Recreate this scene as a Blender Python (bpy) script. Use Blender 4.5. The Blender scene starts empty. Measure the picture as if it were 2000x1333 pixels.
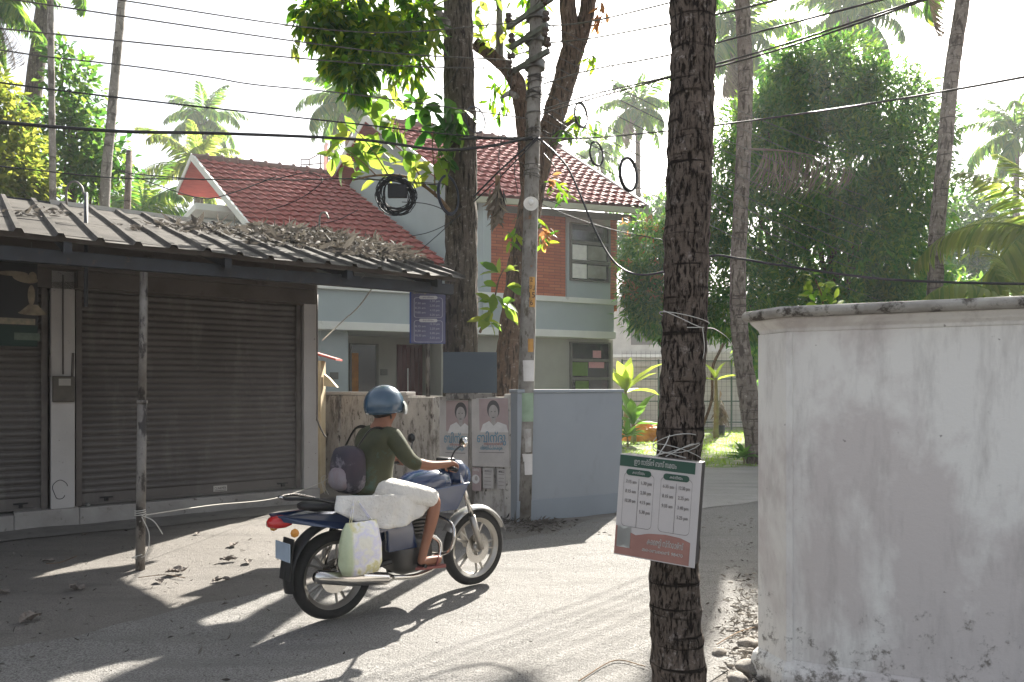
import bpy, bmesh, math, random
import numpy as np
from mathutils import Vector, Matrix, noise as mnoise
R = math.radians
random.seed(7)
sc = bpy.context.scene
# ---------------------------------------------------------------- camera
FPX, CX, HY, EYE = 1444.0, 1000.0, 757.0, 1.6
cd = bpy.data.cameras.new("camera"); cam = bpy.data.objects.new("camera", cd)
sc.collection.objects.link(cam); sc.camera = cam
cam.location = (0, 0, EYE); cam.rotation_euler = (R(90), 0, 0)
cd.sensor_width = 36; cd.lens = 36 * FPX / 2000; cd.shift_y = (HY - 666.5) / 2000
cd.clip_start = .05; cd.clip_end = 2000
# ---------------------------------------------------------------- world, sun, exposure
SUN_AZ = math.atan2(.33, .944)      # to the right of +Y
SUN_EL = R(36.5)
w = bpy.data.worlds.new("World"); sc.world = w; w.use_nodes = True
nt = w.node_tree; nt.nodes.clear()
out = nt.nodes.new('ShaderNodeOutputWorld'); bg = nt.nodes.new('ShaderNodeBackground')
sky = nt.nodes.new('ShaderNodeTexSky'); sky.sky_type = 'NISHITA'; sky.sun_disc = False
sky.sun_elevation = SUN_EL; sky.sun_rotation = SUN_AZ
sky.air_density = 1.0; sky.dust_density = 4.0; sky.ozone_density = 1.0
bg.inputs['Strength'].default_value = .065
hs_ = nt.nodes.new('ShaderNodeHueSaturation'); hs_.inputs['Saturation'].default_value = .42; nt.links.new(sky.outputs[0], hs_.inputs['Color']); nt.links.new(hs_.outputs[0], bg.inputs[0]); nt.links.new(bg.outputs[0], out.inputs[0])
sd = bpy.data.lights.new("sun", 'SUN'); sun = bpy.data.objects.new("sun", sd); sc.collection.objects.link(sun)
sd.energy = 5.0; sd.angle = R(.55); sd.color = (1, .95, .86)
to_sun = Vector((math.sin(SUN_AZ) * math.cos(SUN_EL), math.cos(SUN_AZ) * math.cos(SUN_EL), math.sin(SUN_EL)))
sun.rotation_euler = to_sun.to_track_quat('Z', 'Y').to_euler(); sun.location = to_sun * 60
sc.view_settings.view_transform = 'Standard'; sc.view_settings.look = 'None'
HAZE = .0013
sc.view_settings.exposure = 2.2; sc.view_settings.gamma = 1
sc.render.engine = 'CYCLES'; sc.cycles.use_denoising = True
sc.cycles.max_bounces = 8; sc.cycles.volume_bounces = 1; sc.cycles.transparent_max_bounces = 8
# ---------------------------------------------------------------- pixel helpers (photo pixel -> real point at a known depth)
def W(px, py, z): return Vector(((px - CX) / FPX * z, z, EYE + (HY - py) / FPX * z))
def G(px, py):
    z = EYE * FPX / (py - HY); return Vector(((px - CX) / FPX * z, z, 0))
def along(p0, d, px):       # parameter along a plan line where pixel column px cuts it
    k = (px - CX) / FPX
    return (k * p0[1] - p0[0]) / (d[0] - k * d[1])
def hgt(py, z): return EYE + (HY - py) / FPX * z
# ---------------------------------------------------------------- objects
def link(o, parent=None):
    sc.collection.objects.link(o)
    if parent is not None: o.parent = parent
    return o
def tag(o, label, cat, group=None, kind=None):
    if label: o['label'] = label
    if cat: o['category'] = cat
    if group: o['group'] = group
    if kind: o['kind'] = kind
    return o
def thing(name, label, cat, loc=(0, 0, 0), rotz=0, group=None):
    o = bpy.data.objects.new(name, None); link(o); o.location = loc; o.rotation_euler = (0, 0, rotz)
    o.empty_display_size = .1
    return tag(o, label, cat, group)
class MB:
    def __init__(s): s.v = []; s.f = []; s.mi = []; s.cur = 0
    def add(s, vs, fs):
        b = len(s.v); s.v += [tuple(x) for x in vs]; s.f += [tuple(b + i for i in f) for f in fs]; s.mi += [s.cur] * len(fs)
        return s
    def box(s, lo, hi, M=None):
        x0, y0, z0 = lo; x1, y1, z1 = hi
        v = [(x0,y0,z0),(x1,y0,z0),(x1,y1,z0),(x0,y1,z0),(x0,y0,z1),(x1,y0,z1),(x1,y1,z1),(x0,y1,z1)]
        if M is not None: v = [M @ Vector(p) for p in v]
        return s.add(v, [(0,3,2,1),(4,5,6,7),(0,1,5,4),(1,2,6,5),(2,3,7,6),(3,0,4,7)])
    def hexa(s, b, t):      # bottom 4 points, top 4 points
        return s.add(list(b) + list(t), [(3,2,1,0),(4,5,6,7),(0,1,5,4),(1,2,6,5),(2,3,7,6),(3,0,4,7)])
    def prism(s, poly, z0, z1):
        n = len(poly)
        v = [(p[0], p[1], z0) for p in poly] + [(p[0], p[1], z1) for p in poly]
        return s.add(v, [tuple(range(n))[::-1], tuple(range(n, 2*n))] + [(i, (i+1) % n, n+(i+1) % n, n+i) for i in range(n)])
    def tube(s, pts, rad, seg=8, caps=True, disp=None, flat=1.0):
        pts = [Vector(p) for p in pts]; n = len(pts)
        if not hasattr(rad, '__len__'): rad = [rad] * n
        t = (pts[1] - pts[0]).normalized()
        a = t.orthogonal().normalized() if abs(t.z) < .9 else (Vector((1, 0, 0)) - t * t.x).normalized()
        b = t.cross(a); vs = []
        for i in range(n):
            t2 = (pts[min(i+1, n-1)] - pts[max(i-1, 0)]).normalized()
            a = (a - t2 * a.dot(t2)).normalized(); b = t2.cross(a)
            for k in range(seg):
                an = 2 * math.pi * k / seg; dr = a * math.cos(an) + b * math.sin(an) * flat
                r = rad[i]
                if disp: r += disp(pts[i] + dr * r, an, i)
                vs.append(pts[i] + dr * r)
        fs = [(i*seg+k, i*seg+(k+1) % seg, (i+1)*seg+(k+1) % seg, (i+1)*seg+k) for i in range(n-1) for k in range(seg)]
        if caps: fs += [tuple(range(seg))[::-1], tuple(range((n-1)*seg, n*seg))]
        return s.add(vs, fs)
    def lathe(s, prof, M=None, seg=24):      # profile (r, z)
        M = M or Matrix(); vs = []; n = len(prof)
        for r, z in prof:
            for k in range(seg):
                an = 2*math.pi*k/seg; vs.append(M @ Vector((r*math.cos(an), r*math.sin(an), z)))
        return s.add(vs, [(i*seg+k, i*seg+(k+1) % seg, (i+1)*seg+(k+1) % seg, (i+1)*seg+k) for i in range(n-1) for k in range(seg)])
    def mesh(s, name='m', smooth=False):
        me = bpy.data.meshes.new(name); me.from_pydata(s.v, [], s.f)
        if any(s.mi): me.polygons.foreach_set('material_index', s.mi)
        if smooth: me.polygons.foreach_set('use_smooth', [True] * len(s.f))
        me.update(); return me
    def build(s, name, mats, parent=None, smooth=False, bevel=0):
        me = s.mesh(name, smooth)
        for m in (mats if isinstance(mats, (list, tuple)) else [mats]): me.materials.append(m)
        o = link(bpy.data.objects.new(name, me), parent)
        if bevel:
            b = o.modifiers.new('bevel', 'BEVEL'); b.width = bevel; b.segments = 2; b.limit_method = 'ANGLE'
        return o
def smooth_pts(pts, n=8):   # catmull-rom
    pts = [Vector(p) for p in pts]; P = [pts[0]*2 - pts[1]] + pts + [pts[-1]*2 - pts[-2]]; o = []
    for i in range(1, len(P) - 2):
        for k in range(n):
            t = k / n
            o.append(.5 * ((2*P[i]) + (P[i+1]-P[i-1])*t + (2*P[i-1]-5*P[i]+4*P[i+1]-P[i+2])*t*t + (3*P[i]-P[i-1]-3*P[i+1]+P[i+2])*t*t*t))
    return o + [pts[-1]]
def lerp_list(v, n):
    x = np.linspace(0, len(v) - 1, n); return list(np.interp(x, range(len(v)), v))
# ---------------------------------------------------------------- materials
def lin(r, g, b): return tuple(((c/255)/12.92 if c/255 <= .04045 else ((c/255+.055)/1.055)**2.4) for c in (r, g, b))
def c4(c): return (c[0], c[1], c[2], 1)
def base_mat(name):
    m = bpy.data.materials.new(name); m.use_nodes = True
    return m, m.node_tree, m.node_tree.nodes['Principled BSDF']
def nnoise(nt, vec, scale, detail=5, rough=.6, dist=0):
    n = nt.nodes.new('ShaderNodeTexNoise'); n.inputs['Scale'].default_value = scale
    n.inputs['Detail'].default_value = detail; n.inputs['Roughness'].default_value = rough; n.inputs['Distortion'].default_value = dist
    if vec is not None: nt.links.new(vec, n.inputs['Vector'])
    return n.outputs['Fac']
def nramp(nt, fac, stops):
    r = nt.nodes.new('ShaderNodeValToRGB'); e = r.color_ramp.elements
    while len(e) < len(stops): e.new(.5)
    for x, (p, c) in zip(e, stops): x.position = p; x.color = c4(c) if hasattr(c, '__len__') else (c, c, c, 1)
    nt.links.new(fac, r.inputs[0]); return r.outputs[0]
def nmix(nt, fac, a, b, mode='MIX'):
    m = nt.nodes.new('ShaderNodeMix'); m.data_type = 'RGBA'; m.blend_type = mode
    for sock, v in ((m.inputs[0], fac), (m.inputs[6], a), (m.inputs[7], b)):
        if isinstance(v, (int, float)): sock.default_value = v
        elif isinstance(v, tuple): sock.default_value = c4(v)
        else: nt.links.new(v, sock)
    return m.outputs[2]
def nvec(nt, stretch=(1, 1, 1), gen='Object', rot=(0, 0, 0)):
    tc = nt.nodes.new('ShaderNodeTexCoord'); mp = nt.nodes.new('ShaderNodeMapping')
    mp.inputs['Scale'].default_value = stretch; mp.inputs['Rotation'].default_value = rot
    nt.links.new(tc.outputs[gen], mp.inputs['Vector']); return mp.outputs['Vector']
def nbump(nt, p, h, strength, dist=.02):
    b = nt.nodes.new('ShaderNodeBump'); b.inputs['Strength'].default_value = strength; b.inputs['Distance'].default_value = dist
    nt.links.new(h, b.inputs['Height']); nt.links.new(b.outputs[0], p.inputs['Normal'])
def mat(name, c1, c2=None, scale=4, detail=6, rough=.75, metal=0, bump=0, bscale=30, bdist=.01, stretch=(1, 1, 1), spots=None, lo=.35, hi=.65, spec=.4, coat=0):
    m, nt, p = base_mat(name); c2 = c2 or tuple(x * .75 for x in c1)
    v = nvec(nt, stretch); col = nramp(nt, nnoise(nt, v, scale, detail), [(lo, c1), (hi, c2)])
    for sp in (spots or []):     # (colour, scale, lo, hi, stretch)
        v2 = nvec(nt, sp[4] if len(sp) > 4 else (1, 1, 1))
        f = nramp(nt, nnoise(nt, v2, sp[1], 8, .7), [(sp[2], 0.), (sp[3], 1.)]); col = nmix(nt, f, col, sp[0])
    nt.links.new(col, p.inputs['Base Color'])
    p.inputs['Roughness'].default_value = rough; p.inputs['Metallic'].default_value = metal
    p.inputs['Specular IOR Level'].default_value = spec; p.inputs['Coat Weight'].default_value = coat
    if bump: nbump(nt, p, nnoise(nt, v, bscale, 6, .7), bump, bdist)
    return m
def flat(name, c, rough=.5, metal=0, spec=.4, coat=0):
    return mat(name, c, tuple(x*.85 for x in c), scale=9, rough=rough, metal=metal, spec=spec, coat=coat, bump=.05, bscale=60)
def leaf_mat(name, cols, tcols, tr=.5, rough=.45):
    m, nt, p = base_mat(name)
    g = nt.nodes.new('ShaderNodeNewGeometry'); rnd = g.outputs['Random Per Island']
    st = lambda cs: [(i / max(1, len(cs) - 1), c) for i, c in enumerate(cs)]
    col = nramp(nt, rnd, st(cols)); tcol = nramp(nt, rnd, st(tcols))
    nt.links.new(col, p.inputs['Base Color']); p.inputs['Roughness'].default_value = rough
    p.inputs['Specular IOR Level'].default_value = .12
    t = nt.nodes.new('ShaderNodeBsdfTranslucent'); nt.links.new(tcol, t.inputs[0])
    mx = nt.nodes.new('ShaderNodeMixShader'); mx.inputs[0].default_value = tr
    nt.links.new(p.outputs[0], mx.inputs[1]); nt.links.new(t.outputs[0], mx.inputs[2])
    nt.links.new(mx.outputs[0], nt.nodes['Material Output'].inputs['Surface']); return m
def bark_mat(name, c1, c2, crack, vs=(26, 26, 9), light=None, bump=.9, rings=0):
    m, nt, p = base_mat(name); v = nvec(nt)
    vert = nnoise(nt, nvec(nt, vs), 1, 9, .62, .5)          # long vertical fissures
    crk = nramp(nt, vert, [(.4, 0.), (.5, 1.)])
    if rings:                                               # irregular leaf-scar rings
        r1 = nnoise(nt, nvec(nt, (2.2, 2.2, rings)), 1, 8, .6, .25); rg = nramp(nt, r1, [(.36, 0.), (.43, 1.)])
        crk = nmix(nt, 1.0, crk, rg, 'MULTIPLY')
    col = nramp(nt, nnoise(nt, v, 6, 8, .7), [(.35, c1), (.65, c2)])
    fine = nnoise(nt, v, 70, 5, .7)
    col = nmix(nt, nramp(nt, fine, [(.4, 0.), (.75, .6)]), col, tuple(x*.45 for x in c1))
    if light: col = nmix(nt, nramp(nt, nnoise(nt, v, 16, 8, .75), [(.56, 0.), (.68, .9)]), col, light)
    col = nmix(nt, crk, crack, col); nt.links.new(col, p.inputs['Base Color'])
    p.inputs['Roughness'].default_value = .95; p.inputs['Specular IOR Level'].default_value = .15
    a = nt.nodes.new('ShaderNodeMath'); a.operation = 'MULTIPLY_ADD'; nt.links.new(fine, a.inputs[0]); a.inputs[1].default_value = .5
    b = nt.nodes.new('ShaderNodeMath'); b.operation = 'MULTIPLY_ADD'; nt.links.new(vert, b.inputs[0]); b.inputs[1].default_value = 2.0; nt.links.new(crk, b.inputs[2])
    nt.links.new(b.outputs[0], a.inputs[2]); nbump(nt, p, a.outputs[0], bump, .02); return m

M = {}
M['leaf_mango'] = leaf_mat('mango_leaf', [(.01,.085,.02),(.022,.13,.03),(.045,.165,.03),(.12,.2,.03)], [(.07,.22,.04),(.16,.38,.05),(.34,.5,.06)], .5, .5)
M['leaf_hang'] = leaf_mat('hanging_leaf', [(.015,.05,.01),(.03,.09,.015),(.07,.14,.02),(.2,.22,.02)], [(.05,.18,.01),(.2,.42,.015),(.5,.6,.03)], .5, .35)
M['leaf_lime'] = leaf_mat('bright_leaf', [(.05,.12,.03),(.11,.2,.03),(.18,.25,.04)], [(.16,.32,.04),(.34,.46,.06),(.5,.52,.08)], .55, .4)
M['leaf_left'] = leaf_mat('broad_leaf', [(.02,.07,.02),(.04,.11,.03),(.08,.16,.03)], [(.06,.2,.03),(.14,.32,.04),(.3,.42,.06)], .45, .3)
M['leaf_yel'] = leaf_mat('yellow_leaf', [(0.072,0.120,0.024),(0.112,0.160,0.024),(0.040,0.088,0.016)], [(0.304,0.360,0.040),(0.400,0.400,0.064),(0.160,0.272,0.032)], .55, .4)
M['leaf_red'] = leaf_mat('young_red_leaf', [(.25,.1,.04),(.3,.16,.05)], [(.6,.3,.1),(.5,.2,.08)], .5, .5)
M['leaf_dry'] = leaf_mat('dry_leaf', [(.08,.068,.058),(.17,.155,.14),(.035,.03,.026),(.11,.1,.09)], [(.14,.12,.1),(.22,.2,.17)], .15, .8)
M['frond'] = leaf_mat('palm_leaflet', [(.03,.08,.03),(.05,.12,.03),(.09,.15,.03)], [(.1,.3,.04),(.25,.45,.05),(.4,.5,.06)], .45, .4)
M['frond_lime'] = leaf_mat('young_palm_leaflet', [(.07,.13,.03),(.12,.18,.04),(.17,.21,.05)], [(.22,.36,.06),(.38,.46,.08),(.5,.52,.12)], .55, .4)
M['frond_dry'] = leaf_mat('dry_palm_leaflet', [(.16,.13,.1),(.24,.2,.16),(.3,.25,.18)], [(.14,.1,.06),(.18,.13,.08)], .15, .7)
M['grass'] = leaf_mat('grass_blade', [(.05,.13,.02),(.1,.2,.03)], [(.3,.5,.05),(.5,.65,.08)], .5, .6)
M['bark_palm'] = bark_mat('coconut_bark', (0.230,0.182,0.149), (0.128,0.101,0.081), (0.030,0.024,0.020), (58, 58, 15), (0.459,0.405,0.365), 1.0, 26)
M['bark_far'] = bark_mat('palm_bark', (0.286,0.242,0.209), (0.165,0.132,0.110), (0.077,0.061,0.050), (14, 14, 4), (0.462,0.418,0.374), .5, 22)
M['bark_big'] = bark_mat('rough_bark', (.15,.125,.1), (.085,.068,.052), (.03,.024,.02), (30, 30, 4), (.34,.31,.28), .8)
M['bark_red'] = bark_mat('mango_bark', (.17,.115,.085), (.1,.07,.05), (.035,.025,.02), (30, 30, 4.5), (.3,.27,.24), .7)
M['bark_pale'] = bark_mat('pale_bark', (.32,.3,.27), (.2,.185,.165), (.1,.09,.08), (9, 9, 3), (.5,.48,.45), .4, 9)
M['twig'] = mat('twig', (.2,.13,.07), (.1,.065,.04), 12, rough=.9, bump=.3)
M['concrete'] = mat('pole_concrete', (0.259,0.245,0.223), (0.144,0.130,0.115), 5, rough=.95, bump=.5, bscale=70, spots=[((0.065,0.054,0.036), 12, .52, .64, (1,1,.4)), ((0.202,0.079,0.029), 5, .64, .7)])
M['black'] = flat('black_rubber', (.012,.012,.013), .6)
M['cable'] = flat('cable_sheath', (.02,.02,.022), .55)
M['wire'] = mat('bare_wire', (.12,.11,.1), (.06,.055,.05), 20, rough=.5, metal=.4)
M['steel'] = mat('weathered_steel', (.2,.2,.19), (.1,.09,.08), 9, rough=.55, metal=.6, spots=[((.12,.06,.03), 14, .6, .7)])
M['insul'] = flat('insulator_porcelain', (.07,.05,.04), .25)
M['white_plastic'] = flat('white_plastic', (.75,.72,.66), .4)
M['glass'] = flat('dark_glass', (.02,.025,.03), .04, spec=.9)
M['twine'] = flat('twine', (.55,.53,.48), .9)
# ---------------------------------------------------------------- leaves in numpy
def leaf_mesh(name, pos, d, n, L, wd, fold=.15, curl=.0, big=False):
    pos, d, n = map(lambda a: np.asarray(a, float), (pos, d, n)); N = len(pos)
    L = np.broadcast_to(np.asarray(L, float), (N,))[:, None]; wd = np.broadcast_to(np.asarray(wd, float), (N,))[:, None]
    d = d / (np.linalg.norm(d, axis=1, keepdims=True) + 1e-9)
    s = np.cross(d, n); s /= (np.linalg.norm(s, axis=1, keepdims=True) + 1e-9); n = np.cross(s, d)
    sts = [(0, .0), (.22, .62), (.5, 1.), (.78, .66), (1, 0)] if big else [(0, 0), (.42, 1.), (1, 0)]
    cols = []; m = len(sts)
    for t, wv in sts:
        c = pos + d * L * t - n * (curl * L * t * t)
        if wv == 0: cols.append([c])
        else: cols.append([c + s*wd*wv*.5 + n*wd*fold, c, c - s*wd*wv*.5 + n*wd*fold])
    vs = []; idx = []; k = 0
    for g in cols:
        idx.append(list(range(k, k + len(g)))); k += len(g); vs += g
    V = np.stack(vs, 1).reshape(-1, 3); faces = []
    for a, b in zip(idx[:-1], idx[1:]):
        if len(a) == 1: faces += [(a[0], b[0], b[1]), (a[0], b[1], b[2])]
        elif len(b) == 1: faces += [(a[0], b[0], a[1]), (a[1], b[0], a[2])]
        else: faces += [(a[0], b[0], b[1], a[1]), (a[1], b[1], b[2], a[2])]
    F = []; base = np.arange(N) * k
    loops = []; starts = []; tot = 0; st = 0
    for f in faces:
        arr = base[:, None] + np.array(f)[None, :]; loops.append((arr, len(f)))
    flatl = np.concatenate([a.reshape(-1) for a, _ in loops]); cnt = np.concatenate([np.full(N, l) for _, l in loops])
    me = bpy.data.meshes.new(name); me.vertices.add(len(V)); me.vertices.foreach_set('co', V.reshape(-1))
    me.loops.add(len(flatl)); me.loops.foreach_set('vertex_index', flatl.astype(np.int32))
    me.polygons.add(len(cnt)); ls = np.concatenate([[0], np.cumsum(cnt)[:-1]]); me.polygons.foreach_set('loop_start', ls.astype(np.int32))
    me.polygons.foreach_set('loop_total', cnt.astype(np.int32))
    me.polygons.foreach_set('use_smooth', np.ones(len(cnt), bool)); me.update(calc_edges=True); me.validate(); return me
def leaf_obj(name, m, parent, *a, **k):
    me = leaf_mesh(name, *a, **k); me.materials.append(m); return link(bpy.data.objects.new(name, me), parent)
rng = np.random.default_rng(11)
def unit(n):
    v = rng.normal(size=(n, 3)); return v / np.linalg.norm(v, axis=1, keepdims=True)
def crown_points(lobes, per, shell=.55):     # lobes: (centre, (rx,ry,rz), weight)
    P = []; O = []
    for c, r, wt in lobes:
        k = int(per * wt); u = unit(k); rad = (shell + (1 - shell) * rng.random(k) ** .6)[:, None]
        bump = np.array([.82 + .36 * mnoise.noise(Vector(x * 2.3 + np.array(c))) for x in u])[:, None]
        P.append(np.array(c) + u * rad * bump * np.array(r)); O.append(u)
    return np.concatenate(P), np.concatenate(O)
def clusters(P, O, k, spread, droop=.5):
    N = len(P); pos = np.repeat(P, k, 0); o = np.repeat(O, k, 0)
    d = unit(N * k) + o * .5; d[:, 2] -= droop; d /= np.linalg.norm(d, axis=1, keepdims=True)
    pos = pos + d * spread * rng.random((N * k, 1)) ; nn = unit(N * k) * .6 + np.array([0, 0, 1.]); return pos, d, nn
def bark_disp(amp, f=9, fz=4, rings=0):
    def g(p, an, i):
        v = mnoise.noise(Vector((p.x*f, p.y*f, p.z*fz))) * amp + mnoise.noise(Vector((p.x*f*3.1, p.y*f*3.1, p.z*fz*2.3))) * amp * .6
        if rings: v += rings * (1 - 2 * abs(((p.z * 7 + .25*mnoise.noise(Vector((p.x*8, p.y*8, p.z)))) % 1) - .5)) ** 3
        return v
    return g
def trunk(name, m, parent, pts, radii, seg=20, amp=.02, n=14, rings=0, fz=4):
    pp = smooth_pts(pts, n); rr = lerp_list(radii, len(pp))
    return MB().tube(pp, rr, seg, disp=bark_disp(amp, fz=fz, rings=rings)).build(name, m, parent, smooth=True)
def img_path(pts): return [W(x, y, z) for x, y, z in pts]
# ================================================================= SETTING: ground
def ground_mat(name, c1, c2, grit, dark, wet=0, gs=220, bump=.5):
    m, nt, p = base_mat(name); v = nvec(nt)
    col = nramp(nt, nnoise(nt, v, 1.1, 9, .68, .3), [(.3, c1), (.7, c2)])
    col = nmix(nt, nramp(nt, nnoise(nt, v, gs, 3, .7), [(.45, 0.), (.58, .9)]), col, grit)
    col = nmix(nt, nramp(nt, nnoise(nt, v, 14, 9, .78, .6), [(.57, 0.), (.68, .8)]), col, dark)
    trk = nnoise(nt, nvec(nt, (.35, 2.6, 1), rot=(0, 0, R(-41))), 1.3, 8, .65, .4)      # wheel-worn streaks along the lane
    col = nmix(nt, nramp(nt, trk, [(.5, 0.), (.66, .5)]), col, tuple(x*.62 for x in c2))
    col = nmix(nt, nramp(nt, nnoise(nt, v, 3.7, 10, .8, .8), [(.6, 0.), (.66, .55)]), col, dark)
    nt.links.new(col, p.inputs['Base Color']); p.inputs['Roughness'].default_value = .92; p.inputs['Specular IOR Level'].default_value = .2
    a = nt.nodes.new('ShaderNodeMath'); a.operation = 'MULTIPLY_ADD'
    nt.links.new(nnoise(nt, v, 12, 9, .75), a.inputs[0]); a.inputs[1].default_value = 1.5; nt.links.new(nnoise(nt, v, gs, 2), a.inputs[2])
    nbump(nt, p, a.outputs[0], bump, .022); return m
M['dirt'] = ground_mat('sandy_dirt', (0.264,0.248,0.228), (0.200,0.186,0.168), (0.136,0.124,0.112), (0.088,0.078,0.070), gs=130, bump=.9)
M['asphalt'] = ground_mat('worn_asphalt', (0.306,0.297,0.285), (0.255,0.245,0.230), (0.128,0.122,0.113), (0.170,0.160,0.145), gs=95, bump=.9)
M['ramp'] = ground_mat('ramp_concrete', (.36,.35,.335), (.28,.27,.255), (.22,.21,.2), (.17,.16,.15), gs=160, bump=.3)
M['tiles'] = mat('paving_tiles', (0.200,0.188,0.172), (0.152,0.142,0.130), 3, rough=.9, bump=.3, spots=[((0.096,0.088,0.080), 9, .55, .7)])
# undulating ground sheet, finely cut near the camera
gx = sorted(set([-300, -120, -60, -30, -18, -12] + list(np.round(np.arange(-9, 12.01, .16), 3)) + [16, 24, 40, 80, 160, 300]))
gy = sorted(set([-200, -60, -20, -8, -3] + list(np.round(np.arange(0, 13.01, .16), 3)) + [16, 20, 26, 40, 80, 160, 400]))
def gz(x, y):
    if not (-8 < x < 11 and .5 < y < 12): return 0
    return .022 * mnoise.noise(Vector((x*.9, y*.9, 1))) + .012 * mnoise.noise(Vector((x*3.3, y*3.3, 5))) - .012
g = MB(); nx = len(gx)
g.add([(x, y, gz(x, y)) for y in gy for x in gx], [(j*nx+i, j*nx+i+1, (j+1)*nx+i+1, (j+1)*nx+i) for j in range(len(gy)-1) for i in range(nx-1)])
o = g.build('ground', M['dirt'], smooth=True); o['kind'] = 'structure'
def sheet(name, poly, z, m, cut=.5, wob=0):
    pts = []
    n = len(poly)
    for i in range(n):
        a = Vector(poly[i][:2]); b = Vector(poly[(i+1) % n][:2]); k = max(1, int((b-a).length / cut))
        for j in range(k):
            p = a.lerp(b, j/k)
            if wob: p = p + Vector((mnoise.noise(Vector((p.x*1.3, p.y*1.3, 3))), mnoise.noise(Vector((p.x*1.3, p.y*1.3, 9))))) * wob + Vector((mnoise.noise(Vector((p.x*6, p.y*6, 3))), mnoise.noise(Vector((p.x*6, p.y*6, 9))))) * wob * .4
            pts.append(p)
    bm = bmesh.new(); f = bm.faces.new([bm.verts.new((p.x, p.y, 0)) for p in pts]); bmesh.ops.triangulate(bm, faces=[f])
    for ax, lst in ((0, gx), (1, gy)):      # cut along the ground's own grid so that the sheet follows it
        lo = min(p[ax] for p in pts); hi = max(p[ax] for p in pts)
        for q in lst:
            if lo < q < hi and -8.2 < q < 12.2:
                co = (q, 0, 0) if ax == 0 else (0, q, 0); no = (1, 0, 0) if ax == 0 else (0, 1, 0)
                bmesh.ops.bisect_plane(bm, geom=bm.verts[:]+bm.edges[:]+bm.faces[:], plane_co=co, plane_no=no)
    for v in bm.verts: v.co.z = gz(v.co.x, v.co.y) + z
    bmesh.ops.recalc_face_normals(bm, faces=bm.faces[:])
    for f in bm.faces:
        if f.normal.z < 0: f.normal_flip()
        f.smooth = True
    me = bpy.data.meshes.new(name); bm.to_mesh(me); bm.free(); me.materials.append(m)
    o = link(bpy.data.objects.new(name, me)); o['kind'] = 'structure'; return o
sheet('road', [(-9,-2.4),(-3.12,4.5),(-.3,7.6),(3.2,10.9),(9,14.6),(22,22),(26,19),(9,10.6),(4.6,8.1),(2.3,5.9),(.95,3.7),(.1,1.6),(-2,-2),(-5,-6)], .006, M['asphalt'], .3, .22)
ramp = sheet('driveway', [G(1205,1003), G(1372,993), G(1500,977), G(1640,960), G(1700,900), G(1490,911), G(1340,917), G(1180,922)], .012, M['ramp'], .4, .04)
mg, ntg, pg_ = base_mat('lawn_turf'); v = nvec(ntg)
br = ntg.nodes.new('ShaderNodeTexBrick'); br.inputs['Scale'].default_value = 1.0; br.inputs['Mortar Size'].default_value = .09
br.inputs['Brick Width'].default_value = .9; br.inputs['Row Height'].default_value = .6; br.inputs['Mortar Smooth'].default_value = .4
ntg.links.new(nvec(ntg, (1,1,1), rot=(0,0,.45)), br.inputs['Vector'])
slab = nramp(ntg, nnoise(ntg, v, 3, 6), [(.4, (.34,.32,.26)), (.6, (.24,.23,.17))])
grs = nramp(ntg, nnoise(ntg, v, 8, 8, .7), [(.35, (.1,.19,.035)), (.65, (.17,.24,.05))])
f = nmix(ntg, 1.0, br.outputs['Fac'], nramp(ntg, nnoise(ntg, v, 1.7, 6, .7), [(.47, 0.), (.55, 1.)]), 'LIGHTEN')
ntg.links.new(nmix(ntg, f, slab, grs), pg_.inputs['Base Color']); pg_.inputs['Roughness'].default_value = .95
nbump(ntg, pg_, nnoise(ntg, v, 60, 6, .7), .8, .03)
sheet('lawn', [(2.0,13.6),(3.4,14.3),(5.2,14.9),(9.5,15.6),(9.5,29.3),(2.0,29.3)], .017, mg, .4, .1)
N = 9000
gp = np.stack([rng.uniform(2.3, 9, N), rng.uniform(14.6, 27, N), np.full(N, .012)], 1)
gp = gp[[mnoise.noise(Vector((p[0]*1.1, p[1]*1.1, 0))) > -.08 for p in gp]]
dd = unit(len(gp)) * .6; dd[:, 2] = 1
go = leaf_obj('grass', M['grass'], None, gp, dd, unit(len(gp)), rng.uniform(.05, .13, len(gp)), .018); tag(go, 'short green grass growing on the lawn behind the gate gap', 'grass', kind='stuff')
# ================================================================= SHOP
S0 = Vector((-2.705, 10.36, 0)); SD = Vector((.804, .594, 0)); SO = Vector((.594, -.804, 0))
def SH(s, t, z): return S0 + SD*s + SO*t + Vector((0, 0, z))
def ss(px, t=0): return along(S0 + SO*t, SD, px)
def sbox(mb, s0, s1, t0, t1, z0, z1): return mb.hexa([SH(s0,t1,z0), SH(s1,t1,z0), SH(s1,t0,z0), SH(s0,t0,z0)], [SH(s0,t1,z1), SH(s1,t1,z1), SH(s1,t0,z1), SH(s0,t0,z1)])
M['shop_wall'] = mat('dusty_plaster', (0.120,0.102,0.090), (0.084,0.072,0.062), 2.2, rough=.9, bump=.3, spots=[((0.048,0.040,0.036), 5, .58, .72)])
M['shop_white'] = mat('grimy_white_paint', (0.450,0.427,0.410), (0.378,0.356,0.338), 1.6, rough=.8, bump=.15, spots=[((0.108,0.090,0.081), 16, .64, .7), ((0.180,0.162,0.149), 4, .62, .75, (1,1,.35))])
M['plinth'] = mat('stained_plinth', (0.340,0.323,0.302), (0.255,0.238,0.221), 3, rough=.9, bump=.4, spots=[((0.102,0.085,0.076), 9, .58, .68)])
M['shutter'] = mat('dusty_shutter_paint', (0.132,0.119,0.110), (0.098,0.088,0.081), 1.3, rough=.55, metal=.25, bump=.12, bscale=40, spots=[((0.060,0.048,0.041), 7, .6, .75, (.3,.3,2.5)), ((0.187,0.170,0.153), 30, .68, .74), ((.2,.185,.17), 2, .52, .8, (2,2,.5))])
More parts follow.
